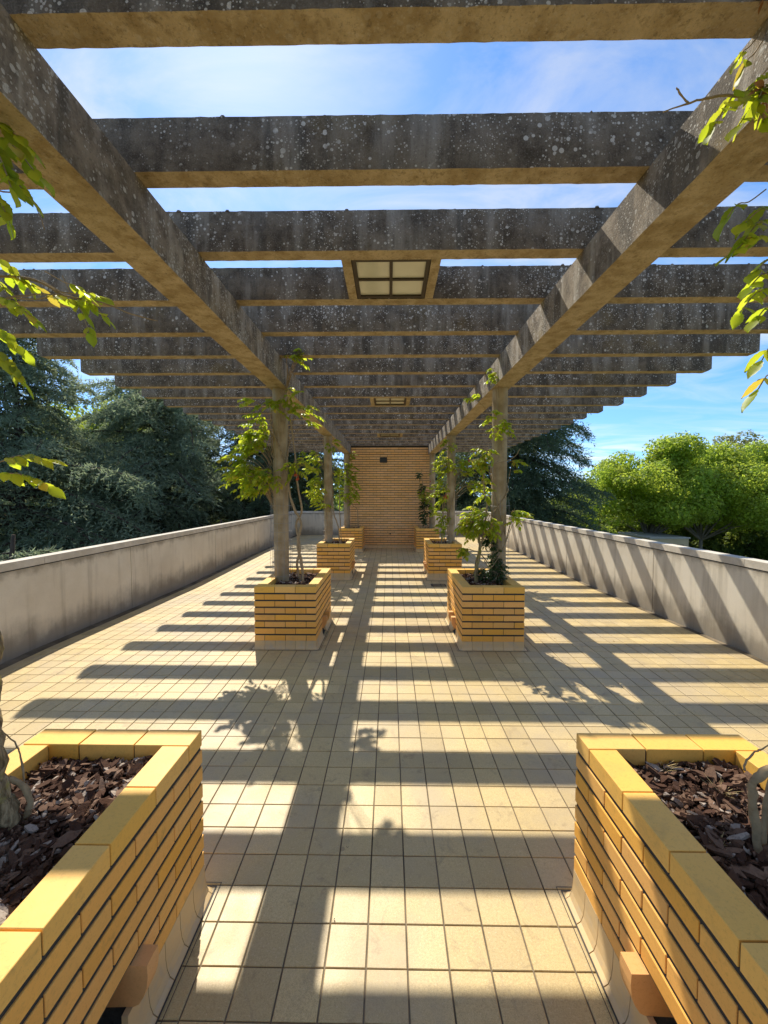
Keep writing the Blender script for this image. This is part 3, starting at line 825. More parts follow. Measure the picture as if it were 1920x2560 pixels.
# ------------------------------------------------------------------ vines
def smooth_path(pts, sub=5, jit=0.0):
    P = [Vector(p) for p in pts]; out = []
    for i in range(len(P) - 1):
        p0, p1, p2, p3 = P[max(i - 1, 0)], P[i], P[i + 1], P[min(i + 2, len(P) - 1)]
        for k in range(sub):
            t = k / sub
            q = .5 * ((2 * p1) + (p2 - p0) * t + (2 * p0 - 5 * p1 + 4 * p2 - p3) * t * t + (3 * p1 - p0 - 3 * p2 + p3) * t ** 3)
            if jit: q = q + Vector((nr.normal(0, jit), nr.normal(0, jit), nr.normal(0, jit)))
            out.append(q)
    out.append(P[-1]); return out
def helix(x, y, z0, z1, r, turns, ph=0.0, n=26):
    return [(x + (r + .008 * math.sin(k * 1.3)) * math.cos(ph + 2 * math.pi * turns * k / n), y + (r + .008 * math.sin(k * 1.3)) * math.sin(ph + 2 * math.pi * turns * k / n), z0 + (z1 - z0) * k / n) for k in range(n + 1)]

LEAF_V = np.array([(0, 0, 0), (.22, .20, .035), (.52, .27, .03), (.80, .14, -.03), (1.0, 0, -.13), (.80, -.14, -.03), (.52, -.27, .03), (.22, -.20, .035), (.28, 0, -.012), (.58, 0, -.025), (.82, 0, -.065)], float)
LEAF_F = [(0, 8, 1), (1, 8, 9, 2), (2, 9, 10, 3), (3, 10, 4), (0, 7, 8), (7, 6, 9, 8), (6, 5, 10, 9), (5, 4, 10)]
def frame(d, up):
    d = Vector(d).normalized(); s = Vector(up).cross(d)
    if s.length < 1e-3: s = Vector((1, 0, 0)).cross(d)
    s.normalize(); u = d.cross(s); return d, s, u
def leaflets(p0, p1, pairs, size, g):
    """leaflets of one pinnate leaf along the stalk p0 -> p1: (base point, direction, up, length)"""
    p0, p1 = Vector(p0), Vector(p1); ax = p1 - p0; L = ax.length; d = ax / max(L, 1e-6)
    side = d.cross(Vector((0, 0, 1)))
    if side.length < .05: side = Vector((1, 0, 0))
    side.normalize(); out = []; sag = .16 * L
    for k in range(pairs):
        t = .28 + .62 * k / max(pairs - 1, 1) if pairs > 1 else .6
        b = p0 + ax * t + Vector((0, 0, sag * math.sin(t * math.pi) ))
        for s in (-1, 1):
            dr = (d * .55 + side * s * g.uniform(.6, .95) + Vector((g.normal(0, .15), g.normal(0, .15), -g.uniform(.25, .75)))).normalized()
            upv = Vector((g.normal(0, .3), g.normal(0, .3), 1)) + side * s * .5
            out.append((b, dr, upv, size * g.uniform(.85, 1.15) * (.82 + .25 * math.sin(t * math.pi))))
    dr = (d + Vector((g.normal(0, .12), g.normal(0, .12), -g.uniform(.2, .5)))).normalized()
    out.append((p1, dr, Vector((0, 0, 1)) + side * g.normal(0, .4), size * g.uniform(1.05, 1.3)))
    return out
def leaf_mesh(name, specs, mat):
    n = len(specs); V = np.zeros((n, len(LEAF_V), 3)); faces = []
    for i, (b, d, up, L) in enumerate(specs):
        d, s, u = frame(d, up); A = np.array([d, s, u])
        V[i] = np.array(b) + (LEAF_V * L * np.array([1, nr.uniform(.85, 1.2), nr.uniform(.6, 2.0)])) @ A
        o = i * len(LEAF_V); faces += [tuple(o + q for q in f) for f in LEAF_F]
    me = bpy.data.meshes.new(name); me.from_pydata(V.reshape(-1, 3).tolist(), [], faces); me.update()
    me.materials.append(M[mat]); return me
_leaf_single = None
def leaf_single(mat='leaf'):
    global _leaf_single
    if _leaf_single is None:
        # toothed leaflet for the sprays nearest the camera, unit length
        ts = [0, .08, .2, .26, .38, .44, .56, .62, .74, .79, .9, 1.0]; ws = [0, .10, .22, .20, .285, .255, .28, .235, .20, .15, .075, 0]
        V = []; F = []
        for t, w in zip(ts, ws):
            zc = -.12 * t * t; V += [(t, 0, zc - .02), (t + .012, w, zc + .03 + .05 * w), (t + .012, -w, zc + .03 + .05 * w)]
        for k in range(len(ts) - 1):
            a = 3 * k; F += [(a, a + 3, a + 4, a + 1), (a, a + 2, a + 5, a + 3)]
        _leaf_single = bpy.data.meshes.new('leaf'); _leaf_single.from_pydata(V, [], F); _leaf_single.update(); _leaf_single.materials.append(M[mat])
        _leaf_single.polygons.foreach_set('use_smooth', [True] * len(F))
    return _leaf_single
def flower_mesh(c, r, g):
    m = MB(); c = Vector(c)
    for k in range(5):
        a = k * 2 * math.pi / 5 + g.uniform(0, 1)
        d = Vector((math.cos(a), math.sin(a) * .6 - .4, math.sin(a) * .8 - .2)); s = d.cross(Vector((0, 1, .3))).normalized()
        i = len(m.v); m.v += [tuple(c), tuple(c + d * r * .6 + s * r * .35), tuple(c + d * r), tuple(c + d * r * .6 - s * r * .35)]; m.f.append((i, i + 1, i + 2, i + 3))
    m.tube([c, c + Vector((0, .05, .05))], [.012, .005], 6)
    return m.mesh('flower')

def vine(label, base, stems, clusters, axis, seed, mat='leaf', size=.062, sprays=None, flowers=(), group='climbing vines on the columns', extra=()):
    g = np.random.RandomState(seed); root = empty('climbing_vine', base); B = Vector(base)
    tag(root, label, 'vine', group)
    stalks = MB(); specs = []
    for path, r0, r1, jit in stems:
        P = smooth_path(path, 5, jit); m = MB(); n = len(P)
        m.tube([p - B for p in P], [(r0 + (r1 - r0) * k / (n - 1)) * (1 + .10 * math.sin(k * .9 + r0 * 500) + nr.normal(0, .05)) for k in range(n)], 10)
        add('stem', m.mesh('stem', True), 'vinebark' if r0 > .025 else 'rope', root)
    ax = Vector((axis[0], axis[1], 0))
    for (cx, cy, cz, rx, ry, rz, n, ln) in clusters:
        c = Vector((cx, cy, cz)); ends = []
        for k in range(int(n * 1.5)):
            v = Vector(g.normal(0, 1, 3)); v.normalize(); rr = g.uniform(.25, 1.0) ** .5
            p = c + Vector((v.x * rx, v.y * ry, v.z * rz)) * rr
            o = Vector((p.x - ax.x, p.y - ax.y, 0)); o = o.normalized() if o.length > .02 else Vector((1, 0, 0))
            d = (o * .8 + Vector((g.normal(0, .55), g.normal(0, .55), g.uniform(-.75, .25)))).normalized()
            q = p + d * ln * g.uniform(.7, 1.25)
            pr = int(g.randint(3, 6)); specs += [(b - B, dd, u, L) for b, dd, u, L in leaflets(p, q, pr, size, g)]
            stalks.tube([p - d * .03 - B, (p + q) / 2 + Vector((0, 0, .015)) - B, q - B], [.0028, .002, .0012], 3, False)
            if k % 4 == 0:
                zz_ = min(max(p.z - .25, .8), 2.8); s0 = Vector((ax.x + o.x * .10, ax.y + o.y * .10, zz_))
                if mat == 'leaf': stalks.tube([x - B for x in smooth_path([s0, (s0 + p) / 2 + Vector((0, 0, .06)), p], 3)], .0035, 4, False)
    if stalks.v: add('leaf_stalks', stalks.mesh('leaf_stalks'), 'rope', root, kind='stuff')
    if specs: add('foliage', leaf_mesh('foliage', specs, mat), None, root, kind='stuff')
    if sprays:
        tw = MB()
        for p0, p1, pr, s in sprays:
            p0, p1 = Vector(p0), Vector(p1); e = p0 + (p0 - p1) * .8
            tw.tube([x - B for x in smooth_path([e, p0, (p0 + p1) / 2 + Vector((0, 0, .16 * (p1 - p0).length)), p1], 3)], .0022, 4, False)
            for b, d, up, L in leaflets(p0, p1, pr, .064 * s, g):
                dd, sd, uu = frame(d, up)
                rot = Matrix((dd, sd, uu)).transposed().to_4x4()
                o = add('leaf', leaf_single(), None, root)
                o.matrix_local = Matrix.Translation(b - B) @ rot @ Matrix.Diagonal((L, L * g.uniform(.85, 1.2), L * g.uniform(.5, 1.8), 1))
        add('spray_stalks', tw.mesh('spray_stalks'), 'rope', root, kind='stuff')
    for f in flowers: add('flower', flower_mesh(Vector(f) - B, .024, g), 'flower', root)
    return root

LEFT_SPRAY = [
    ((-1.268, 1.3, 2.818), (-1.148, 1.34, 2.713), 4, 1.0),
    ((-1.306, 1.34, 2.897), (-1.228, 1.4, 2.85), 4, 0.9),
    ((-1.227, 1.26, 2.706), (-1.158, 1.3, 2.631), 4, 1.0),
    ((-1.256, 1.28, 2.777), (-1.155, 1.25, 2.609), 4, 1.0),
    ((-1.362, 1.35, 2.749), (-1.309, 1.4, 2.622), 4, 0.9),
    ((-1.566, 1.6, 2.613), (-1.496, 1.66, 2.548), 3, 0.9),
    ((-1.553, 1.6, 2.536), (-1.486, 1.7, 2.546), 4, 0.9),
    ((-1.531, 1.55, 2.437), (-1.41, 1.6, 2.369), 4, 0.9),
    ((-1.619, 1.65, 2.547), (-1.491, 1.6, 2.424), 3, 0.9),
    ((-1.493, 1.72, 2.503), (-1.41, 1.8, 2.534), 3, 0.95),
    ((-1.418, 1.8, 2.551), (-1.3, 1.85, 2.485), 3, 0.95),
    ((-1.401, 1.8, 2.534), (-1.324, 1.78, 2.386), 3, 0.95),
    ((-1.403, 1.75, 2.589), (-1.341, 1.8, 2.557), 3, 0.8),
    ((-1.391, 1.8, 2.563), (-1.346, 1.9, 2.593), 3, 0.85),
    ((-1.487, 1.5, 2.301), (-1.423, 1.55, 2.235), 4, 0.95),
    ((-1.447, 1.45, 2.209), (-1.378, 1.5, 2.105), 4, 1.05),
    ((-1.501, 1.5, 1.79), (-1.362, 1.58, 1.808), 5, 0.95),
    ((-1.491, 1.48, 1.746), (-1.331, 1.54, 1.706), 5, 1.05),
    ((-1.685, 1.7, 2.947), (-1.591, 1.7, 2.801), 3, 0.9),
]
RIGHT_SPRAY = [
    ((1.082, 1.28, 2.895), (0.951, 1.24, 2.749), 5, 0.9),
    ((1.164, 1.3, 2.952), (1.083, 1.27, 2.882), 4, 0.9),
    ((1.155, 1.3, 2.874), (1.043, 1.26, 2.777), 3, 0.9),
    ((1.137, 1.3, 2.858), (1.122, 1.27, 2.793), 2, 0.9),
    ((1.112, 1.3, 3.019), (1.078, 1.3, 2.969), 1, 0.9),
    ((1.13, 1.34, 3.081), (1.098, 1.34, 3.043), 1, 0.6),
    ((1.12, 1.25, 2.882), (1.078, 1.24, 2.828), 3, 0.9),
    ((1.243, 1.45, 2.686), (1.145, 1.42, 2.612), 1, 1.2),
    ((1.284, 1.4, 2.628), (1.175, 1.38, 2.571), 2, 1.1),
    ((1.302, 1.42, 2.544), (1.137, 1.38, 2.474), 5, 0.9),
    ((1.325, 1.45, 2.618), (1.191, 1.4, 2.528), 3, 0.95),
    ((1.337, 1.45, 2.489), (1.254, 1.42, 2.436), 2, 1.0),
    ((1.339, 1.45, 2.442), (1.231, 1.42, 2.383), 3, 1.0),
    ((1.313, 1.42, 2.377), (1.168, 1.38, 2.28), 4, 0.95),
    ((1.316, 1.42, 2.319), (1.242, 1.4, 2.268), 3, 0.9),
    ((1.303, 1.4, 2.181), (1.247, 1.38, 2.124), 1, 1.1),
    ((1.307, 1.4, 2.09), (1.239, 1.38, 2.029), 1, 1.2),
]
TWIG_R = [(1.172, 1.3, 2.888), (1.068, 1.28, 2.876), (0.996, 1.26, 2.862), (0.914, 1.24, 2.832), (0.862, 1.22, 2.803), (0.779, 1.2, 2.762)]
TWIG_R2 = [(0.862, 1.22, 2.803), (0.842, 1.22, 2.825), (0.82, 1.21, 2.837)]
TWIG_L = [(-1.601, 1.6, 2.536), (-1.496, 1.66, 2.561), (-1.457, 1.72, 2.562), (-1.413, 1.76, 2.538), (-1.318, 1.86, 2.552), (-1.207, 1.9, 2.519), (-1.113, 1.95, 2.508)]
TWIG_L2 = [(-1.606, 1.6, 2.428), (-1.495, 1.62, 2.465), (-1.45, 1.7, 2.515), (-1.403, 1.78, 2.545)]
TWIG_L3 = [(-1.325, 1.35, 2.685), (-1.23, 1.4, 2.685), (-1.204, 1.4, 2.641), (-1.2, 1.42, 2.594)]
TRUNK_L = [(-1.177, 1.2, 0.571), (-1.185, 1.2, 0.665), (-1.209, 1.2, 0.769), (-1.228, 1.2, 0.91), (-1.227, 1.2, 1.038), (-1.22, 1.2, 1.151), (-1.217, 1.2, 1.239), (-1.229, 1.2, 1.351), (-1.252, 1.19, 1.501), (-1.29, 1.17, 1.776), (-1.321, 1.15, 2.116)]
STEM_L = [(-1.189, 1.21, 0.554), (-1.184, 1.23, 0.6), (-1.167, 1.24, 0.659), (-1.169, 1.24, 0.706), (-1.185, 1.23, 0.749), (-1.213, 1.22, 0.774)]
STEM_L2 = [(-1.195, 1.25, 0.712), (-1.201, 1.26, 0.765), (-1.219, 1.27, 0.819), (-1.237, 1.27, 0.859), (-1.289, 1.27, 0.909)]
STEM_R = [(1.086, 1.15, 0.592), (1.086, 1.15, 0.633), (1.07, 1.15, 0.732), (1.063, 1.15, 0.791), (1.065, 1.15, 0.838), (1.104, 1.15, 0.869), (1.172, 1.14, 0.933), (1.223, 1.12, 1.097), (1.209, 1.1, 1.387)]
STEM_R2 = [(1.102, 1.16, 0.577), (1.118, 1.17, 0.642), (1.131, 1.18, 0.721), (1.141, 1.18, 0.808), (1.167, 1.17, 0.937)]
STEM_R3 = [(1.17, 1.3, 0.766), (1.197, 1.32, 0.787), (1.235, 1.33, 0.808), (1.264, 1.34, 0.813), (1.323, 1.34, 0.844)]

X1, Y1, Y2, Y3, Y0 = 1.31, COL_Y[1], COL_Y[2], COL_Y[3], COL_Y[0]
TRUNK_L = [(x - .014, y, z) for x, y, z in TRUNK_L]
vine('thick twisted vine at the left edge with bright leaf sprays hanging into view', (-1.19, 1.2, .56),
     [(TRUNK_L, .029, .022, .004), (STEM_L, .011, .008, .001), (STEM_L2, .0035, .002, .0008), (TWIG_L, .006, .0022, .001), (TWIG_L2, .005, .002, .001), (TWIG_L3, .0025, .001, .001),
      ([(-1.32, 1.15, 2.1), (-1.45, 1.3, 2.5), (-1.6, 1.6, 2.54)], .016, .006, .002), ([(-1.32, 1.15, 2.1), (-1.3, 1.2, 2.6), (-1.27, 1.3, 2.83)], .014, .005, .002)],
     [(-1.45, 1.1, 2.6, .15, .2, .35, 14, .17)], (-X1, Y0), 11, sprays=LEFT_SPRAY)
m_ = vine('vine at the right edge with yellow-green sprays and dry brown flower heads', (1.09, 1.15, .58),
     [(STEM_R, .011, .012, .0015), (STEM_R2, .009, .007, .001), (STEM_R3, .0035, .002, .001), (TWIG_R, .005, .002, .0008), (TWIG_R2, .0028, .002, .0008),
      ([(1.2, 1.1, 1.39), (1.26, 1.15, 2.0), (1.3, 1.25, 2.5), (1.17, 1.3, 2.89)], .012, .006, .002), ([(1.3, 1.25, 2.5), (1.36, 1.45, 2.45)], .006, .004, .001)],
     [(1.45, 1.15, 2.6, .12, .2, .35, 12, .17)], (X1, Y0), 12, sprays=RIGHT_SPRAY)
def crumple(c, r, n, seed):
    g = np.random.RandomState(seed); specs = []
    for k in range(n):
        v = Vector(g.normal(0, 1, 3)).normalized(); specs.append((Vector(c) + v * r * g.uniform(0, .7), (v + Vector((0, 0, -.6))).normalized(), Vector(g.normal(0, 1, 3)), r * g.uniform(.6, 1.2)))
    return specs
for cc, rr_, nn, sd_ in (((1.112, 1.25, 2.862), .034, 26, 3), ((1.175, 1.27, 2.80), .022, 12, 4), ((1.155, 1.3, 3.20), .03, 10, 5)):
    add('dry_flower_head', leaf_mesh('dry_flower_head', [(Vector(b) - m_.location, d, u, L) for b, d, u, L in crumple(cc, rr_, nn, sd_)], 'dry'), None, m_)

vine('leafy vine on the first left column with two twisted bare stems', (-1.02, 4.78, .58),
     [([(-1.02, 4.72, .58), (-1.05, 4.74, .85), (-1.09, 4.72, 1.1), (-1.05, 4.74, 1.35), (-1.14, 4.70, 1.55), (-1.19, 4.70, 1.8), (-1.2, 4.7, 2.1)], .018, .012, .003),
      ([(-1.06, 4.80, .58), (-1.10, 4.74, .82), (-1.06, 4.72, 1.06), (-1.11, 4.74, 1.3), (-1.04, 4.74, 1.5), (-1.08, 4.72, 1.75), (-1.12, 4.74, 2.2), (-1.17, 4.72, 2.6)], .016, .009, .003),
      (helix(-X1, Y1, 1.9, 2.9, .10, .55, -1.2), .010, .007, .002), (helix(-X1, Y1, 2.0, 2.88, .105, -.6, -.4), .008, .006, .002),
      ([(-1.2, 4.72, 2.88), (-1.16, 4.6, 3.0), (-1.14, 4.5, 3.2), (-1.08, 4.45, 3.36)], .006, .003, .002), ([(-1.2, 4.72, 2.88), (-1.12, 4.6, 3.05), (-1.06, 4.5, 3.15)], .005, .002, .002)],
     [(-1.66, 4.72, 1.90, .24, .16, .14, 30, .17), (-1.48, 4.68, 1.80, .16, .14, .16, 16, .16), (-1.62, 4.75, 2.26, .22, .15, .12, 20, .17), (-1.48, 4.70, 2.45, .12, .14, .18, 18, .15), (-1.72, 4.7, 2.05, .12, .12, .10, 6, .16),
      (-1.08, 4.72, 2.03, .08, .1, .13, 11, .15), (-1.20, 4.62, 2.72, .13, .1, .16, 12, .14), (-1.52, 4.7, 2.78, .1, .1, .08, 4, .14), (-1.33, 4.65, 1.86, .1, .05, .12, 5, .15), (-1.02, 4.5, 3.2, .1, .08, .08, 6, .11), (-1.0, 4.8, 2.6, .12, .1, .2, 6, .13)],
     (-X1, Y1), 21, flowers=[(-1.09, 4.66, 1.90), (-1.07, 4.66, 1.85)])
vine('bushy vine with bare forked trunk at the first right column', (1.05, 4.75, .58),
     [([(1.03, 4.70, .58), (1.02, 4.70, .80), (1.06, 4.70, 1.0), (1.05, 4.70, 1.15), (.98, 4.68, 1.3), (.95, 4.66, 1.45)], .026, .012, .003), ([(1.06, 4.70, 1.0), (1.10, 4.70, 1.2), (1.13, 4.68, 1.5), (1.10, 4.7, 1.9), (1.14, 4.7, 2.2)], .014, .007, .003),
      (helix(X1, Y1, .95, 2.2, .098, 1.4, .3), .009, .006, .0015), (helix(X1, Y1, 1.2, 2.85, .096, -.8, -.9), .007, .006, .0015), ([(1.12, 4.72, .9), (1.16, 4.66, .82), (1.22, 4.66, .86), (1.33, 4.68, 1.05), (1.42, 4.74, 1.3)], .006, .006, .001),
      ([(1.25, 4.65, 2.05), (1.1, 4.6, 2.0), (1.4, 4.65, 2.08), (1.5, 4.65, 2.2)], .006, .003, .001)],
     [(1.04, 4.68, 1.42, .16, .14, .14, 26, .13), (.98, 4.66, 1.32, .14, .12, .10, 14, .13), (1.20, 4.62, 1.32, .08, .08, .12, 8, .12), (1.12, 4.66, 2.08, .08, .1, .12, 10, .12), (1.27, 4.66, 2.42, .07, .06, .16, 9, .12),
      (1.46, 4.7, 1.42, .09, .08, .09, 8, .11), (.92, 4.62, 1.02, .07, .06, .04, 4, .10), (1.17, 4.66, 2.55, .05, .06, .1, 4, .1), (1.19, 4.6, 3.0, .03, .08, .12, 4, .1), (1.45, 4.7, 2.0, .1, .08, .1, 3, .1), (1.12, 4.68, 1.75, .08, .08, .12, 6, .11), (1.0, 4.6, 2.75, .12, .1, .08, 3, .1)],
     (X1, Y1), 22, size=.058)
vine('dark ivy round the foot of the first right column', (1.25, 4.75, .6), [(helix(X1, Y1, .6, 1.25, .094, .4, 2.6), .004, .003, .001)],
     [(1.23, 4.72, 1.02, .06, .06, .24, 40, .05), (1.27, 4.70, .78, .12, .06, .14, 60, .05), (1.12, 4.72, .74, .1, .08, .08, 26, .05), (1.16, 4.74, 1.15, .05, .05, .1, 20, .05)], (X1, Y1), 23, 'ivy', .028, group='ivy')
vine('vine on the second left column with hanging green leaves', (-1.1, 8.5, .58),
     [([(-1.05, 8.45, .58), (-1.09, 8.45, 1.0), (-1.17, 8.44, 1.25), (-1.2, 8.44, 1.6)], .015, .010, .003), (helix(-X1, Y2, 1.3, 2.85, .10, .7, -1.2), .010, .007, .002), ([(-1.02, 8.5, .6), (-1.06, 8.48, 1.4), (-1.05, 8.5, 2.1)], .008, .006, .002)],
     [(-1.50, 8.45, 2.35, .14, .14, .22, 16, .15), (-1.52, 8.45, 1.85, .13, .14, .32, 26, .15), (-1.42, 8.45, 1.50, .12, .12, .14, 12, .15), (-1.62, 8.45, 2.2, .12, .12, .08, 6, .15), (-1.12, 8.42, 2.1, .08, .1, .35, 12, .14), (-1.2, 8.4, 2.7, .15, .1, .12, 7, .13)],
     (-X1, Y2), 24)
vine('bushy vine with red flowers on the second right column', (1.1, 8.5, .58),
     [([(1.10, 8.42, .58), (1.10, 8.42, 1.1), (1.12, 8.42, 1.5)], .014, .009, .003), ([(1.16, 8.44, .58), (1.13, 8.42, 1.2), (1.18, 8.42, 1.7)], .010, .008, .003), (helix(X1, Y2, 1.2, 2.8, .10, .6, -2.2), .010, .007, .002)],
     [(1.22, 8.40, 2.30, .30, .18, .22, 34, .15), (1.65, 8.42, 2.25, .30, .18, .22, 30, .15), (1.10, 8.40, 1.75, .18, .15, .28, 24, .15), (1.75, 8.42, 1.9, .22, .15, .2, 18, .15), (1.12, 8.40, 1.25, .14, .12, .2, 14, .13), (1.10, 8.4, .95, .1, .1, .12, 7, .12), (1.25, 8.4, 2.7, .15, .12, .12, 9, .13), (1.9, 8.4, 2.5, .15, .12, .1, 7, .14)],
     (X1, Y2), 25, flowers=[(1.15, 8.25, 1.63), (1.17, 8.25, 1.6), (1.62, 8.22, 2.36), (1.12, 8.25, 1.6)])
vine('dense vine on the left column beside the end wall', (-1.05, 12.15, .58),
     [([(-.95, 12.1, .58), (-.97, 12.1, 1.2), (-1.12, 12.12, 1.35), (-1.2, 12.15, 1.7)], .012, .009, .003)],
     [(-1.28, 12.1, 2.3, .26, .15, .42, 46, .15), (-1.12, 12.1, 1.75, .2, .15, .35, 30, .15), (-1.38, 12.05, 1.6, .14, .12, .2, 12, .14), (-1.15, 12.2, 2.85, .1, .1, .15, 8, .12)], (-X1, Y3), 26)
vine('dark narrow climber on the right column beside the end wall', (1.05, 12.1, .58),
     [([(1.02, 12.1, .58), (1.05, 12.1, 1.3), (1.0, 12.1, 2.0), (.95, 12.1, 2.45)], .012, .006, .004)],
     [(1.08, 12.1, 1.2, .1, .1, .5, 46, .12), (1.02, 12.1, 1.8, .1, .1, .25, 16, .12), (.92, 12.1, 2.3, .08, .08, .2, 7, .12)], (X1, Y3), 27, 'ivy', .06)
vine('small sunlit shoots with orange flowers before the end wall', (1.12, 12.0, .6), [([(1.1, 12.0, .6), (1.1, 11.98, 1.2), (1.12, 11.95, 1.75)], .008, .005, .003)],
     [(1.12, 11.95, 1.65, .22, .12, .18, 18, .13), (1.3, 11.9, 1.3, .12, .1, .2, 8, .12)], (X1, Y3), 28, flowers=[(.98, 11.85, 1.62), (1.2, 11.85, 2.05)])

# dry grass tufts in the right foreground planter
def tuft(x, y, z, n, h, label, seed):
    g = np.random.RandomState(seed); m = MB()
    for k in range(n):
        a = g.uniform(0, 2 * math.pi); b = g.uniform(.1, .9); L = h * g.uniform(.5, 1.1)
        p0 = Vector((g.normal(0, .008), g.normal(0, .008), 0)); d = Vector((math.cos(a) * b, math.sin(a) * b, 1)).normalized()
        m.tube([p0, p0 + d * L * .5, p0 + d * L * .85 + Vector((math.cos(a), math.sin(a), -.4)) * L * .2], [.0011, .0009, .0004], 3, False)
    o = add('dry_grass_tuft', m.mesh('dry_grass_tuft'), 'straw', None, (x, y, z)); tag(o, label, 'dry grass', 'dry grass tufts in the mulch')
tuft(1.05, 1.50, .605, 26, .07, 'straw tuft against the back rim of the right foreground planter', 1)
tuft(1.17, 1.38, .605, 34, .08, 'widest straw tuft behind the bent stem in the right foreground planter', 2)
tuft(.99, 1.16, .605, 22, .06, 'shaded straw tuft in the middle of the right foreground planter', 3)

# litter on the floor
def litter(x, y, s, seed, label, mat='soil'):
    g = np.random.RandomState(seed); sp_ = crumple((0, 0, s * .5), s, 5, seed)
    o = add('fallen_pod', leaf_mesh('fallen_pod', sp_, mat), None, None, (x, y, floorz(y) + .001)); tag(o, label, 'litter', 'bits of plant litter on the tiles')
litter(-.225, 1.545, .008, 1, 'dark seed pod on a tile joint left of the walkway centre')
litter(-.285, 1.19, .009, 2, 'dark seed pod on the nearest tiles at the bottom of the picture')
litter(-.205, 1.875, .006, 3, 'tiny dark speck on a tile in front of the shaded band')
litter(1.93, 4.62, .012, 4, 'dry curled leaf on the tiles right of the first right planter', 'dry')
litter(2.56, 4.55, .010, 5, 'dry curled leaf nearer the right parapet', 'dry')
litter(-2.95, 5.2, .010, 6, 'dry leaf on the sunlit tiles beside the left parapet', 'dry')

# ------------------------------------------------------------------ trees
def ribbons(P, D, L, W, g):
    """thin tapering faces: base points, directions, lengths, widths"""
    n = len(P); rv = g.normal(0, 1, (n, 3)); S = np.cross(D, rv); S /= np.linalg.norm(S, axis=1)[:, None] + 1e-9
    a = P - S * W[:, None] * .5; b = P + S * W[:, None] * .5; t = P + D * L[:, None]
    c = t + S * W[:, None] * .15; d = t - S * W[:, None] * .15
    V = np.stack([a, b, c, d], 1).reshape(-1, 3); F = np.arange(4 * n).reshape(-1, 4); return V, F
def norm(a): return a / (np.linalg.norm(a, axis=-1, keepdims=True) + 1e-9)
def cedar(seed, zb, zt, top, rad, nb, dens=1.0, droop=.16):
    """meshes of trunk, limbs and needle sprays, base of the trunk at the origin"""
    g = np.random.RandomState(seed); wood = MB(); lim = MB(); Vs, Fs, o = [], [], 0
    wood.tube([(g.normal(0, .05), g.normal(0, .05), z) for z in np.linspace(0, top, 9)], [.18 * (1 - .9 * k / 8) + .02 for k in range(9)], 9)
    for b in range(nb):
        f = (b + g.uniform(0, 1)) / nb; h = zb + (zt - zb) * f; L = rad(f) * g.uniform(.55, 1.15); az = b * 2.399 + g.normal(0, .35)
        dh = np.array([math.cos(az), math.sin(az), 0]); pr = np.array([-dh[1], dh[0], 0]); rise = g.uniform(-.05, .42); dr_ = g.uniform(.12, .46)
        n = max(6, int(L / (.085 / dens))); t = np.linspace(.10, 1, n)
        def pos(t): return dh[None] * (L * t)[:, None] + np.array([0, 0, 1])[None] * (h + rise * L * t - (droop + dr_) * L * t ** 2.2)[:, None] + pr[None] * (.10 * L * np.sin(t * 4 + b))[:, None]
        P = pos(t)
        lim.tube([tuple(p) for p in pos(np.linspace(0, .96, 7))], [.055 * L / 4 * (1 - .85 * k / 6) + .006 for k in range(7)], 5)
        m = 8
        for s in (-1, 1):
            ls = (.22 + .26 * L * np.sin(np.clip((1 - t) * 1.15 + .12, 0, 1) * math.pi * .62)) * g.uniform(.55, 1.15, n); ls = np.minimum(ls, 1.25)
            sd = norm(dh[None] * g.uniform(.45, .85, (n, 1)) + pr[None] * s + np.array([0, 0, 1])[None] * g.normal(-.12, .28, (n, 1)))
            u = np.linspace(.08, 1, m)
            Q = P[:, None] + sd[:, None] * (ls[:, None] * u[None])[..., None]
            Q[..., 2] -= .42 * ls[:, None] * u[None] ** 2 + g.uniform(0, .03, Q.shape[:2])
            Q += g.normal(0, .018, Q.shape)
            D = np.repeat(sd[:, None], m, 1) * .8 + g.normal(0, .42, Q.shape); D[..., 2] += .05 - .35 * u[None]
            for rep in range(2):
                D2 = norm(D + g.normal(0, .45, D.shape)).reshape(-1, 3); k = len(D2)
                V, F = ribbons(Q.reshape(-1, 3), D2, g.uniform(.10, .19, k), g.uniform(.026, .05, k), g)
                Vs.append(V); Fs.append(F + o); o += len(V)
        # tuft of the leading shoot
    return wood.mesh('trunk', True), lim.mesh('limbs'), mesh_np('needles', np.concatenate(Vs), np.concatenate(Fs))
def place_cedar(meshes, loc, rz, sc, label, mat, group='cedars round the terrace', trunkmat='trunk'):
    root = empty('cedar_tree', loc); root.rotation_euler = (0, 0, rz); root.scale = (sc, sc, sc)
    tag(root, label, 'cedar tree', group)
    for nme, me, mt in zip(('trunk', 'limbs', 'needle_sprays'), meshes, (trunkmat, trunkmat, mat)):
        o = add(nme, me, mt, root)
        if nme == 'needle_sprays': o['kind'] = 'stuff'
    return root
cA = cedar(41, 1.6, 13.2, 13.6, lambda f: 6.4 * (1 - f) ** .75 + .9 if f < .5 else 3.9 * (1.25 - f), 165)
place_cedar(cA, (-13.0, 14.0, GZ), .4, 1, 'tall blue cedar at the far left, branches crossing the sky', 'cedar')
cB = cedar(42, 1.5, 11.6, 12.0, lambda f: 6.4 * (1 - f * .55), 170)
place_cedar(cB, (-10.6, 18.5, GZ), 1.1, 1, 'broad flat-topped blue cedar behind the middle of the left parapet', 'cedar')
cE = cedar(43, 2.4, 12.4, 12.6, lambda f: 5.2 * (1 - f * .40), 140)
place_cedar(cE, (6.6, 21.0, GZ), 2.0, 1, 'dark cedar with drooping tips above the right parapet', 'backlitcedar')
place_cedar(cE, (-5.6, 21.5, GZ), .3, 1.06, 'dark cedar between the left columns, its trunk in shade', 'backlitcedar')
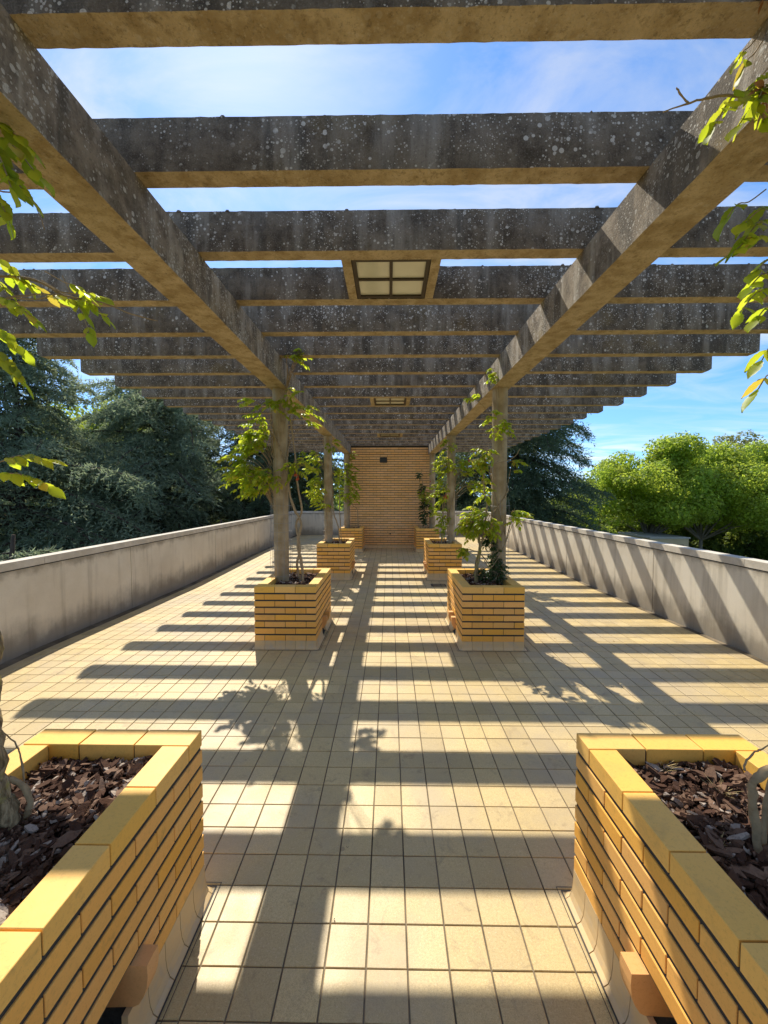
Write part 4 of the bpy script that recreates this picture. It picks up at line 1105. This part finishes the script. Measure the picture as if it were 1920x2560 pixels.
place_cedar(cB, (2.2, 27.0, GZ), 2.6, .95, 'dark cedar glimpsed past the sides of the brick end wall', 'backlitcedar')
cF = cedar(44, .6, 5.0, 5.4, lambda f: 3.6 * (1 - f * .7), 44, 1.1)
place_cedar(cF, (-9.2, 9.6, GZ), .0, .98, 'low blue cedar bough just over the left parapet', 'cedar')
place_cedar(cF, (8.5, 17.5, GZ), 1.9, .86, 'low spreading cedar behind the right parapet', 'backlitcedar')
place_cedar(cF, (-6.6, 15.5, GZ), .9, .98, 'low blue cedar boughs at the far end of the left parapet', 'cedar')

def leafy(seed, h, cz, rx, rz, nclump, nleaf, lsize, trunk_r=.16, fork=.32, flat=0.0):
    g = np.random.RandomState(seed); wood = MB()
    C = []
    while len(C) < nclump:
        v = g.uniform(-1, 1, 3); r = np.linalg.norm(v)
        if r > 1.0 + .16 * math.sin(v[0] * 7 + seed) * math.cos(v[2] * 6) or r < .3: continue
        if v[2] < -.75: continue
        C.append((v[0] * rx, v[1] * rx, cz + v[2] * rz))
    C = np.array(C); rc = g.uniform(.28, .53, len(C)) ** 1.5 * .95 * (rx + rz) * .5
    zf = h * fork; wood.tube([(g.normal(0, .03), g.normal(0, .03), z) for z in np.linspace(0, zf, 5)], [trunk_r * (1 - .08 * k) for k in range(5)], 9)
    for k in range(min(len(C), 26)):
        c = C[k]; mid = (c * .5 + np.array([0, 0, zf]) * .5) + g.normal(0, .15, 3)
        wood.tube([(0, 0, zf - .1), tuple(mid), tuple(c)], [trunk_r * .5, trunk_r * .26, .015], 5, False)
    w = rc ** 2; pick = g.choice(len(C), nleaf, p=w / w.sum())
    v = norm(g.normal(0, 1, (nleaf, 3))); r = rc[pick] * g.uniform(.45, 1.12, nleaf) ** .7
    P = C[pick] + v * r[:, None] * np.array([1.1, 1.1, .8])
    nrm_ = norm(v + g.normal(0, .6, v.shape) + np.array([0, 0, .35])); a = norm(np.cross(nrm_, g.normal(0, 1, v.shape))); b = np.cross(nrm_, a)
    s = lsize * g.uniform(.6, 1.25, nleaf)[:, None]
    V = np.stack([P - a * s * .55, P + b * s * .32 + nrm_ * s * .06, P + a * s * .6 - nrm_ * s * .1, P - b * s * .32 + nrm_ * s * .06], 1).reshape(-1, 3)
    return wood.mesh('trunk', True), mesh_np('crown', V, np.arange(4 * nleaf).reshape(-1, 4))
def place_tree(meshes, loc, rz, sc, name, label, cat, mat, group=None, bark='palebark'):
    root = empty(name, loc); root.rotation_euler = (0, 0, rz); root.scale = (sc, sc, sc); tag(root, label, cat, group)
    add('trunk', meshes[0], bark, root); o = add('crown', meshes[1], mat, root); o['kind'] = 'stuff'; return root
gA = leafy(51, 10, 6.7, 3.5, 3.0, 110, 42000, .19)
gB = leafy(52, 10, 6.3, 3.8, 3.0, 120, 44000, .19)
RG = 'bright green trees beyond the right parapet'
place_tree(gA, (18.0, 28, GZ), .2, 1.0, 'broadleaf_tree', 'bright green tree nearest the dark cedar, behind the low building', 'tree', 'green', RG)
place_tree(gB, (22.0, 28.5, GZ), 1.3, .98, 'broadleaf_tree', 'bright green tree in the middle of the right-hand row', 'tree', 'green', RG)
place_tree(gA, (27.2, 28.0, GZ), 2.7, .98, 'broadleaf_tree', 'bright green tree cut by the right picture edge', 'tree', 'green', RG)
place_tree(gB, (18.6, 38.0, GZ), 4.0, .70, 'broadleaf_tree', 'olive green tree in the gap between dark cedar and bright trees', 'tree', 'shrub', 'background trees')
gP = leafy(53, 12, 9.0, 3.4, 2.6, 34, 7000, .24, .16, .5)
place_tree(gP, (31.5, 38.0, GZ), .5, 1.0, 'pale_tree', 'sparse pale tree rising behind the bright green row', 'tree', 'pale', 'background trees')
place_tree(gA, (-18.6, 27.0, GZ), 1.9, 1.30, 'broadleaf_tree', 'pale green tree top above the blue cedars on the left', 'tree', 'shrub', 'background trees')
hd = leafy(54, 5, 2.2, 2.6, 2.0, 40, 14000, .20, .08, .2)
SG = 'sunlit shrubs seen through the cedars'
for x, y, s, r_, lab, mt in ((-15.5, 26, 1.3, 0, 'yellow-green shrub glimpsed low between the far left cedar trunks', 'green'), (-11.5, 27, 1.1, 1, 'yellow-green shrub glimpsed left of the broad cedar trunk', 'green'), (-8.0, 27.5, 1.2, 2, 'yellow-green shrub glimpsed right of the broad cedar trunk', 'green'),
                             (-21, 25, 1.5, 3, 'green shrub at the left picture edge above the parapet', 'shrub'), (-2.5, 31, 1.6, 4, 'green shrub glimpsed behind the left columns', 'shrub'), (11.0, 27, 1.25, 5, 'dark green shrub under the right dark cedar', 'shrub'), (24.5, 33.5, 1.5, 6, 'dark evergreen shrub in shade beneath the bright green trees', 'wood'), (20.5, 33.5, 1.35, 7, 'dark evergreen shrub behind the low building', 'wood'), (29, 33, 1.5, 8, 'dark evergreen shrub at the right edge', 'wood')):
    place_tree(hd, (x, y, GZ), r_, s, 'shrub', lab, 'shrub', mt, SG, 'trunk')
# far wood closing the view
g = np.random.RandomState(60); n = 60000
x = g.uniform(-75, 75, n); y = 44 + g.uniform(0, 8, n) + .004 * x * x * 0; topz = np.where(x < 4, 5.5, 1.3) + 1.6 * np.sin(x * .31) + 1.0 * np.sin(x * .83 + 1)
z = GZ + (topz - GZ) * g.uniform(0, 1, n) ** .8; P = np.stack([x, y, z], 1); D = norm(g.normal(0, 1, (n, 3))); S = norm(np.cross(D, g.normal(0, 1, (n, 3)))); s = g.uniform(.25, .6, n)[:, None]
V = np.stack([P - D * s * .6, P + S * s * .4, P + D * s * .6, P - S * s * .4], 1).reshape(-1, 3)
fw = add('distant_wood', mesh_np('distant_wood', V, np.arange(4 * n).reshape(-1, 4)), 'wood'); tag(fw, 'distant wood closing the view behind the cedars', 'wood', None, 'stuff')

# bare twiggy tree against the sky
g = np.random.RandomState(61); m = MB()
def grow(p, d, L, r, dep):
    q = p + d * L; m.tube([p, (p + q) / 2 + Vector(g.normal(0, .04 * L, 3)), q], [r, r * .85, r * .7], 5, False)
    if dep == 0: return
    for k in range(3 if dep > 1 else 4): grow(p + d * L * g.uniform(.6, 1), (d + Vector(g.normal(0, .42, 3))).normalized(), L * g.uniform(.6, .8), r * .55, dep - 1)
grow(Vector((0, 0, 0)), Vector((0, 0, 1)), 3.4, .10, 4)
tag(add('bare_tree', m.mesh('bare_tree'), 'palebark', None, (18.2, 41, GZ)), 'leafless twiggy treetop against the sky right of the dark cedar', 'tree')

# low building
lb = empty('low_building', (16.2, 25.0, GZ)); tag(lb, 'low flat-roofed beige building below the right parapet', 'building')
m = MB(); m.box(0, 2.35, 0, 3.4, 0, 3.53); add('wall', m.mesh('wall'), 'lowwall', lb)
m = MB(); m.box(-.06, 2.41, -.06, 3.46, 3.532, 3.62); add('roof', m.mesh('roof'), 'lowroof', lb)
for k in range(3):
    m = MB(); x = 1.15 + k * .34; m.box(x, x + .22, -.012, .05, 2.75, 3.15); w_ = add('window', m.mesh('window'), 'darkglass', lb)
    m = MB(); m.box(x - .03, x + .25, -.03, -.013, 2.70, 2.745); add('sill', m.mesh('sill'), 'lowroof', w_)
